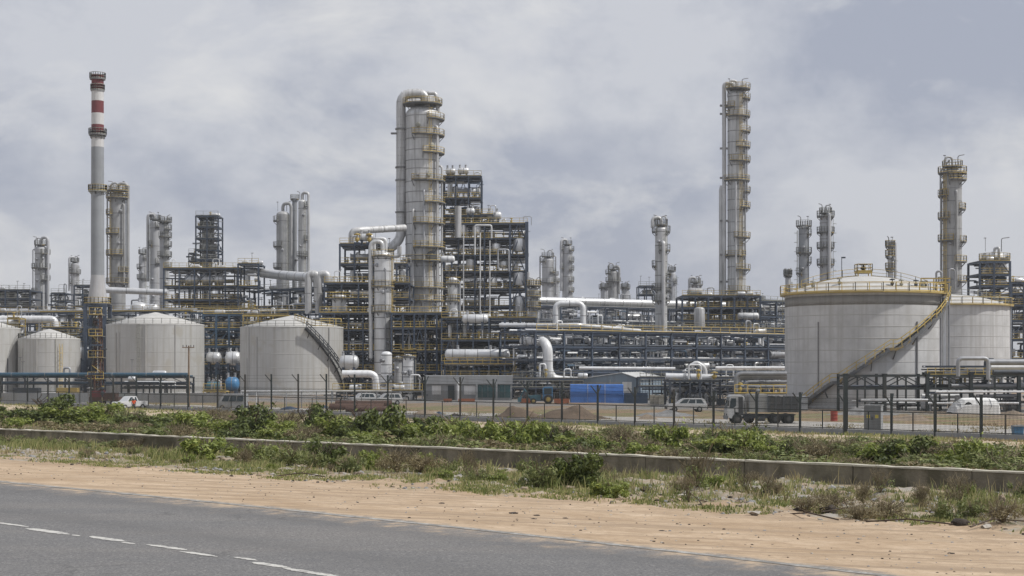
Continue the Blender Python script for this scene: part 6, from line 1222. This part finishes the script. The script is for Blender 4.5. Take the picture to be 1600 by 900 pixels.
# hand-placed shrubs behind the wall: column, row of the foot, width and height in pixels, kind
for i, (px, row, w_, h_, kd) in enumerate([(28, 662, 60, 26, 'dark'), (82, 658, 66, 36, 'dark'), (110, 664, 70, 26, 'bright'), (150, 662, 70, 30, 'bright'), (168, 668, 60, 22, 'bright'), (205, 668, 50, 24, 'olive'), (232, 668, 54, 22, 'dark'), (275, 664, 60, 22, 'bright'), (298, 672, 60, 26, 'bright'),
    (345, 680, 60, 22, 'bright'), (372, 676, 56, 20, 'olive'), (402, 682, 66, 42, 'dark'), (335, 664, 70, 20, 'dry'), (365, 668, 60, 20, 'dry'), (440, 684, 60, 26, 'bright'), (452, 668, 60, 22, 'dry'), (492, 682, 58, 44, 'dark'), (520, 686, 54, 30, 'bright'), (548, 690, 50, 30, 'dark'), (578, 690, 70, 48, 'dark'), (600, 688, 46, 40, 'bright'), (628, 692, 56, 28, 'bright'), (655, 684, 60, 30, 'dark'),
    (690, 694, 60, 30, 'bright'), (672, 682, 56, 24, 'dry'), (712, 684, 56, 32, 'bright'), (735, 696, 56, 22, 'bright'), (760, 702, 66, 40, 'bright'), (798, 702, 66, 46, 'bright'), (830, 702, 60, 40, 'bright'), (815, 690, 60, 32, 'dark'), (862, 702, 60, 32, 'dark'), (880, 698, 50, 30, 'dry'), (905, 706, 60, 24, 'bright'), (935, 708, 56, 26, 'bright'), (970, 704, 60, 34, 'dry'), (985, 700, 60, 28, 'dark'),
    (1012, 710, 60, 26, 'bright'), (1040, 710, 66, 42, 'bright'), (1066, 708, 52, 34, 'dark'), (1052, 704, 46, 40, 'bright'), (1095, 708, 50, 26, 'dry'), (1120, 712, 66, 40, 'dark'), (1150, 714, 62, 48, 'bright'), (1175, 712, 54, 36, 'dark'), (1200, 716, 50, 22, 'bright'), (1225, 716, 46, 24, 'dark'), (1255, 712, 60, 26, 'olive'), (1285, 718, 50, 22, 'olive'), (1310, 714, 60, 24, 'dry'), (1345, 718, 60, 24, 'olive'), (1375, 722, 60, 26, 'bright'), (1400, 722, 70, 36, 'dark'), (1425, 718, 60, 28, 'bright'), (1455, 724, 56, 24, 'dry'),
    (1495, 730, 60, 30, 'bright'), (1520, 732, 66, 42, 'bright'), (1545, 730, 50, 26, 'olive'), (1575, 734, 60, 24, 'olive'), (1605, 736, 60, 28, 'dry'), (1650, 738, 80, 40, 'bright'), (1720, 744, 90, 50, 'dark'), (-30, 660, 70, 30, 'bright'), (-90, 656, 80, 30, 'dark'), (1780, 750, 90, 34, 'bright'), (1850, 756, 90, 30, 'olive'), (-160, 652, 80, 26, 'olive')]):
    p, s = gh(px, row, 1.06); k = p.y / F
    shrub(kd, p, w_ * .62 * k, h_ * 1.08 * k, px, 'behind the low wall', i)
# scattered smaller ones
for i in range(125):
    px = rng.uniform(-60, 1660); s = 1 + rng.triangular(.04, .6, .15); p = at(px, s); kd = rng.choice(['olive', 'dry', 'bright', 'olive', 'dark', 'dry']); R = rng.uniform(.5, 1.1)
    shrub(kd, p, R, R * rng.uniform(.55, .85), px, 'in the ditch', 100 + i)
# on the verge before the wall
for i, (px, row, w_, h_, kd) in enumerate([(318, 719, 66, 34, 'bright'), (292, 716, 40, 18, 'olive'), (390, 722, 54, 30, 'olive'), (412, 722, 40, 26, 'bright'), (452, 728, 56, 34, 'olive'), (512, 730, 50, 38, 'dark'), (490, 732, 40, 26, 'olive'), (585, 735, 36, 30, 'bright'), (620, 738, 60, 30, 'dry'), (655, 740, 60, 28, 'dry'), (660, 732, 26, 24, 'bright'), (545, 738, 44, 24, 'olive'),
    (840, 762, 56, 44, 'olive'), (865, 758, 50, 36, 'bright'), (905, 760, 70, 48, 'dark'), (925, 758, 40, 30, 'dark'), (730, 745, 30, 34, 'twiggy'), (735, 742, 24, 26, 'dry'), (955, 780, 46, 26, 'bright'), (1075, 786, 40, 38, 'twiggy'), (1090, 762, 60, 44, 'twiggy'), (1115, 765, 46, 20, 'bright'), (1200, 775, 40, 24, 'twiggy'), (1165, 772, 30, 26, 'twiggy'),
    (1260, 800, 60, 22, 'dry'), (1300, 795, 70, 26, 'dry'), (1385, 812, 80, 30, 'dry'), (1340, 812, 70, 24, 'dry'), (1440, 795, 30, 32, 'dry'), (1475, 815, 46, 34, 'olive'), (1520, 810, 40, 26, 'olive'), (1565, 815, 60, 34, 'dry'), (1375, 770, 40, 30, 'twiggy'), (1500, 790, 50, 34, 'twiggy'), (20, 695, 60, 14, 'olive'), (110, 700, 70, 14, 'olive'), (180, 700, 60, 14, 'olive'), (215, 702, 44, 16, 'dry')]):
    p, s = gh(px, row, .1); k = p.y / F
    shrub(kd, p, w_ * .6 * k, h_ * 1.05 * k, px, 'on the verge', 200 + i)
for lab, L2_ in used_lab.items():      # several alike beside one landmark: told apart by their order from left to right
    if len(L2_) == 2:
        L2_.sort(key=lambda q: q[0]); L2_[0][1]['label'] = 'left-hand ' + lab; L2_[1][1]['label'] = 'right-hand ' + lab
    elif len(L2_) > 2:
        L2_.sort(key=lambda q: q[0])
        for n_, (_, o) in enumerate(L2_): o['label'] = ('leftmost ' if n_ == 0 else 'rightmost ' if n_ == len(L2_) - 1 else ('second', 'third', 'fourth', 'fifth', 'sixth')[min(4, n_ - 1)] + '-from-left ') + lab
# little tree-like seedling with layered leaves
p, s = gh(1092, 770, .1); t = T('seedling', 'slender seedling with flat tiers of bright leaves leaning right before the low wall', 'sapling', p)
m = M(); m.tube([(0, 0, 0), (.1, 0, .5), (.28, 0, 1.0), (.45, 0, 1.35)], .022, 6); m.tube([(.2, 0, .75), (-.1, .05, 1.0), (-.3, .05, 1.1)], .012, 5); m.tube([(.33, 0, 1.1), (.65, 0, 1.2), (.85, 0, 1.18)], .012, 5); part(t, 'trunk', m, 'twig')
lm = leaf_mesh('crown', 'leaf_bright', 420, 77, .07, 6, flat=.25); o = part(t, 'crown', lm, None); o.location = (.4, 0, .95); o.scale = (.75, .6, .6)

# ---- grass: blades in tufts, one mass
def tufts(name, mat, pts, seed, hmin, hmax, blades=16, wd=.012, spread=.12):
    r = np.random.RandomState(seed); P = np.array([(p.x, p.y, p.z) for p, _ in pts]); K = np.array([k for _, k in pts]); n = len(P) * blades
    b = np.repeat(P, blades, 0) + np.c_[r.normal(0, spread, n), r.normal(0, spread, n), np.full(n, -.02)]; h = (r.uniform(hmin, hmax, n) * np.repeat(K, blades))[:, None]
    a = r.uniform(0, 6.28, n); lean = np.c_[np.cos(a), np.sin(a), np.zeros(n)] * r.uniform(.05, .6, n)[:, None]; side = np.c_[-np.sin(a + 1.2), np.cos(a + 1.2), np.zeros(n)] * wd * r.uniform(.7, 1.6, n)[:, None]
    v0 = b - side; v1 = b + side; mid_ = b + lean * h * .4 + np.array([0, 0, .6]) * h; v2 = mid_ + side * .8; v3 = mid_ - side * .8; v4 = b + lean * h + np.array([0, 0, 1.0]) * h
    V = np.stack([v0, v1, v2, v3, v4], 1).reshape(-1, 3); i0 = np.arange(n) * 5; lp = np.stack([i0, i0 + 1, i0 + 2, i0 + 3, i0 + 3, i0 + 2, i0 + 4], 1).ravel()
    me = bpy.data.meshes.new(name); me.vertices.add(n * 5); me.vertices.foreach_set('co', V.ravel()); me.loops.add(n * 7); me.loops.foreach_set('vertex_index', lp); me.polygons.add(n * 2)
    st = np.stack([np.arange(n) * 7, np.arange(n) * 7 + 4], 1).ravel(); tt = np.tile([4, 3], n); me.polygons.foreach_set('loop_start', st); me.polygons.foreach_set('loop_total', tt); me.materials.append(MATS[mat]); me.update(calc_edges=True)
    o = bpy.data.objects.new(name, me); COL.objects.link(o); o['kind'] = 'stuff'; return o
def scatter(n, s0, s1, thr, sc, seed, pxlo=-300, pxhi=2000, dens=None, k0=.7, k1=1.3):
    n = int(n * (1.22 if pxhi - pxlo > 1800 else 1))
    r = random.Random(seed); L_ = []
    tries = 0
    while len(L_) < n and tries < n * 30:
        tries += 1; px = r.uniform(pxlo, pxhi); s = r.uniform(s0, s1); Y = srow(px, s); x = PX(px, Y)
        if nz(x, Y, sc, seed) < thr: continue
        if dens and r.random() > dens(px, s): continue
        L_.append((at(px, s), r.uniform(k0, k1)))
    return L_
lim = lambda px, s: 1.0 if s > .46 + (.1 if px < 300 else -.08 * (px - 300) / 1300) else .1
tufts('verge_grass', 'grass_blade', scatter(2600, .42, .97, .15, .3, 3, dens=lambda px, s: lim(px, s) * (1 if px < 700 else .45)), 1, .05, .16, 16)
tufts('tall_grass', 'grass_blade', scatter(420, .5, .97, .2, .3, 5, pxhi=760), 2, .15, .4, 16)
tufts('tall_grass', 'grass_blade', scatter(260, .5, .97, .2, .3, 6, pxlo=650), 3, .12, .4, 12)
tufts('dry_grass', 'grass_straw', scatter(700, .45, .98, .05, .5, 7), 4, .05, .25, 7)
tufts('wall_foot_weeds', 'grass_straw', scatter(110, .85, .985, -.3, .5, 17), 14, .2, .6, 3, .008, .2)
tufts('short_grass', 'grass_blade', scatter(2600, .34, .6, .1, .6, 8), 5, .03, .09, 16, spread=.2)
tufts('ditch_grass', 'grass_blade', scatter(2400, 1.02, 1.6, 0, .2, 9), 6, .1, .32, 14, .02, .25)
tufts('ditch_grass', 'grass_straw', scatter(1300, 1.02, 1.6, 0, .2, 10), 7, .1, .3, 8, .02, .3)
tufts('fence_foot_grass', 'grass_straw', scatter(1200, 1.8, 2.3, .12, .12, 12), 8, .1, .3, 10, .03, .4)
tufts('fence_foot_grass', 'grass_blade', scatter(1500, 1.7, 2.05, .08, .12, 13), 9, .12, .35, 10, .03, .4)
# creeping leaf cover between the shrubs
pts = scatter(430, 1.02, 1.6, .02, .15, 21); r = np.random.RandomState(5); cov = []
for kind, sd_ in (('leaf_olive', 0), ('leaf_dark', 1), ('leaf_dry', 2)):
    base = leaf_mesh('x', kind, 260, 50 + sd_, .11, 7, flat=.5); co = np.empty(260 * 12); base.vertices.foreach_get('co', co); co = co.reshape(-1, 3); allv = []
    for p, k in pts[sd_::3]: a = r.uniform(0, 6.28); c, s_ = np.cos(a), np.sin(a); q = co @ np.array([[c, s_, 0], [-s_, c, 0], [0, 0, 1]]) * np.array([1.2 * k, 1.2 * k, .6 * k]); allv.append(q + np.array([p.x, p.y, p.z - .03]))
    V = np.concatenate(allv); n = len(V) // 4; me = bpy.data.meshes.new('undergrowth'); me.vertices.add(n * 4); me.vertices.foreach_set('co', V.ravel()); me.loops.add(n * 4); me.loops.foreach_set('vertex_index', np.arange(n * 4)); me.polygons.add(n); me.polygons.foreach_set('loop_start', np.arange(n) * 4); me.polygons.foreach_set('loop_total', np.full(n, 4)); me.materials.append(MATS[kind]); me.update(calc_edges=True)
    o = bpy.data.objects.new('undergrowth', me); COL.objects.link(o); o['kind'] = 'stuff'; bpy.data.meshes.remove(base)
# ---- stones, clods, litter
def lump_mesh(name, mat, seed, jag=.35):
    m = M(); n_, k_ = 12, 7; vs = []
    for i in range(k_):
        for j in range(n_): a = 2 * pi * j / n_; e = -.4 + 1.9 * i / (k_ - 1); q = Vector((cos(a) * cos(e), sin(a) * cos(e), sin(e))); q *= 1 + jag * mnoise.noise(q * 1.9 + Vector((seed, 0, 0))); vs.append((q.x, q.y, q.z * .7))
    m.add(vs, [(i * n_ + j, i * n_ + (j + 1) % n_, (i + 1) * n_ + (j + 1) % n_, (i + 1) * n_ + j) for i in range(k_ - 1) for j in range(n_)], True); m.add([vs[(k_ - 1) * n_ + j] for j in range(n_)], [tuple(range(n_))]); return m.mesh(name, mat)
clod = [lump_mesh('clod', 'debris_dark', s, .6) for s in (1, 2, 3)]
for i, (px, row, w_, lb) in enumerate([(1563, 806, 36, 'biggest dark clod of earth by the right end of the low wall'), (1441, 792, 20, 'upright dark root clod before the low wall'), (760, 720, 20, 'dark clod at the foot of the low wall beside the yellow weeds'), (735, 728, 16, 'small dark clod among the dry weeds'), (1200, 775, 20, 'dark tuft of roots before the wall under the truck'), (1295, 802, 30, 'dark scraped clod below the red drum'), (1250, 800, 22, 'flat dark clod left of the scraped one'), (1360, 808, 28, 'dark clod in the churned earth below the cabinet'), (1500, 822, 30, 'flat dark lump on the edge of the sand at the right'), (650, 730, 20, 'dark clod under the dried-up bush'), (1080, 782, 26, 'dark mound of soil at the foot of the twiggy weed'), (1010, 768, 22, 'dark hollow lump before the low wall'), (690, 788, 10, 'small dark lump on the sand, leftmost of a loose row'), (802, 803, 16, 'flat dark lump on the sand, widest of a loose row'), (838, 806, 12, 'dark lump on the sand right of the widest one'), (834, 812, 9, 'tiny dark lump just below its neighbour on the sand'), (883, 811, 9, 'dark lump on the sand, fifth of a loose row'), (922, 813, 6, 'small dark lump on the sand, sixth of a loose row'), (1034, 830, 9, 'dark lump alone near the tarmac edge'), (1486, 867, 12, 'dark lump on the sand at the lower right'), (1340, 850, 7, 'small dark lump left of the lower right one'), (381, 740, 5, 'tiny dark lump on the sand at the left'), (1545, 860, 8, 'small lump right of the lower right one')]):
    p, s = gh(px, row, .02); k = p.y / F * w_ / 2; solo('earth_clod', clod[i % 3], None, lb, 'clod', (p.x, p.y, p.z), i * 1.3, 'dark clods on the verge').scale = (k, k * .9, k * (.75 if row < 780 or row > 795 and px > 1200 and px < 1580 and row < 825 else .4))
lumps = [lump_mesh('stone', mt, 10 + i, .5) for i, mt in enumerate(('debris_white', 'gravel_grey', 'dirt_pale', 'debris_dark'))]
def mass(name, n, s0, s1, r0, r1, protos, seed, pxlo=-300, pxhi=2000, thr=-.2, sc=.4):
    r = np.random.RandomState(seed); 
    for q, pr in enumerate(protos):
        co = np.empty(len(pr.vertices) * 3); pr.vertices.foreach_get('co', co); co = co.reshape(-1, 3); pts = scatter(n // len(protos), s0, s1, thr, sc, seed + q, pxlo, pxhi); V = []; Fq = []; base = [tuple(p_.vertices) for p_ in pr.polygons]
        for i, (p, _) in enumerate(pts): k = r.uniform(r0, r1) ** 1.0; a = r.uniform(0, 6.28); c, s_ = np.cos(a), np.sin(a); V.append((co * k * r.uniform(.6, 1.3, 3)) @ np.array([[c, s_, 0], [-s_, c, 0], [0, 0, 1]]) + np.array([p.x, p.y, p.z])); o_ = i * len(co); Fq += [tuple(j + o_ for j in f_) for f_ in base]
        me = bpy.data.meshes.new(name); me.from_pydata(np.concatenate(V).tolist(), [], Fq); me.materials.append(pr.materials[0]); o = bpy.data.objects.new(name, me); COL.objects.link(o); o['kind'] = 'stuff'
mass('gravel', 3800, .33, .97, .012, .05, lumps, 31, thr=-.1, sc=.5); mass('rubble', 900, .42, .95, .03, .12, lumps[:3], 35, thr=.12, sc=.3); mass('pebbles', 900, .02, .42, .006, .022, lumps, 37)
for i, (px, row, w_) in enumerate(((158, 716, 14), (330, 728, 22), (490, 745, 18), (795, 755, 16), (1180, 806, 24), (1540, 828, 18))):
    p, s = gh(px, row, .05); rr = random.Random(i); k = p.y / F * w_ / 2; m = M(); vs = []; n_ = 11
    vs = [(0, 0, .05 + k * .1)] + [(cos(a) * k * rr.uniform(.6, 1.1), sin(a) * k * 1.3 * rr.uniform(.5, 1.1), .01 + rr.uniform(0, .06)) for a in [2 * pi * j / n_ for j in range(n_)]] + [(0, 0, -.05)]
    m.add(vs, [(0, 1 + j, 1 + (j + 1) % n_) for j in range(n_)] + [(n_ + 1, 1 + (j + 1) % n_, 1 + j) for j in range(n_)])
    solo('litter_scrap', m, 'debris_white', f"pale crumpled scrap on the verge {min(REF, key=lambda q: abs(q[0] - px))[1].replace('before', 'under')}, {'wide' if w_ > 38 else 'small'} and flat", 'litter', p, 0, 'pale scraps on the verge')
for i, (px, row, L_) in enumerate(((470, 748, 1.2), (1560, 825, 1.6), (1100, 792, 1.0), (1270, 812, 1.3), (1420, 822, 1.4), (1320, 806, .9))):
    p, s = gh(px, row, .05); m = M(); m.tube([(-L_ / 2, 0, .05), (0, .1, .12), (L_ / 2, -.05, .04)], .014, 6); m.tube([(0, .1, .12), (.2, .3, .25)], .008, 5); solo('dead_branch', m, 'twig_dark', ('dry stick lying left, under the middle staircase tank', 'longest dry stick at the lower right by the big clod', 'dry stick under the seedling', 'dry stick below the red drum clods', 'dry stick on the sand edge right of the cabinet', 'short dry stick among the churned earth')[i], 'branch', p, i * .7)
# scruffy weeds dotted over the verge: each its own plant
for i in range(80):
    px = rng.uniform(-40, 1640); s = rng.uniform(.5, .97); p = at(px, s)
    if nz(p.x, p.y, .4, 61) < -.1: continue
    kd = rng.choice(['dry', 'dry', 'olive', 'twiggy', 'twiggy', 'bright'] if px > 650 else ['olive', 'bright', 'olive', 'dry', 'twiggy'])
    R = rng.uniform(.18, .42); lab = f"small {LAB[kd]} low on the verge, {min(REF, key=lambda q: abs(q[0] - px))[1]}"
    fo, st = PROTO[kd][i % len(PROTO[kd])]; t = T('weed', lab, 'weed', (p.x, p.y, p.z - .02), i * .9, 'small weeds on the verge'); t.o.scale = (R, R, R * rng.uniform(.8, 1.5)); part(t, 'foliage', fo, None); part(t, 'stem', st, None); WEEDS.setdefault(lab, []).append((px, t.o))
for lab, L2_ in WEEDS.items():
    L2_.sort(key=lambda q: q[0]); k = len(L2_)
    if k > 1:
        for n_, (_, o) in enumerate(L2_): o['label'] = (('left-hand ', 'right-hand ')[n_] if k == 2 else 'leftmost ' if n_ == 0 else 'rightmost ' if n_ == k - 1 else ('second', 'third', 'fourth', 'fifth', 'sixth')[min(4, n_ - 1)] + '-from-left ') + lab
# ---------------------------------------------------------------- thin air
m = M(); m.box(-6100, 6100, -6100, 8100, -1.8, 84.0); o = bpy.data.objects.new('haze', m.mesh('haze', 'concrete')); COL.objects.link(o); o['kind'] = 'stuff'
hm_ = bpy.data.materials.new('haze'); hm_.use_nodes = True; N = hm_.node_tree.nodes; N.remove(N['Principled BSDF']); v = N.new('ShaderNodeVolumePrincipled')
v.inputs['Color'].default_value = (.955, .975, 1.0, 1); v.inputs['Density'].default_value = .00019; v.inputs['Anisotropy'].default_value = .3
hm_.node_tree.links.new(v.outputs[0], N['Material Output'].inputs['Volume']); o.data.materials.clear(); o.data.materials.append(hm_)
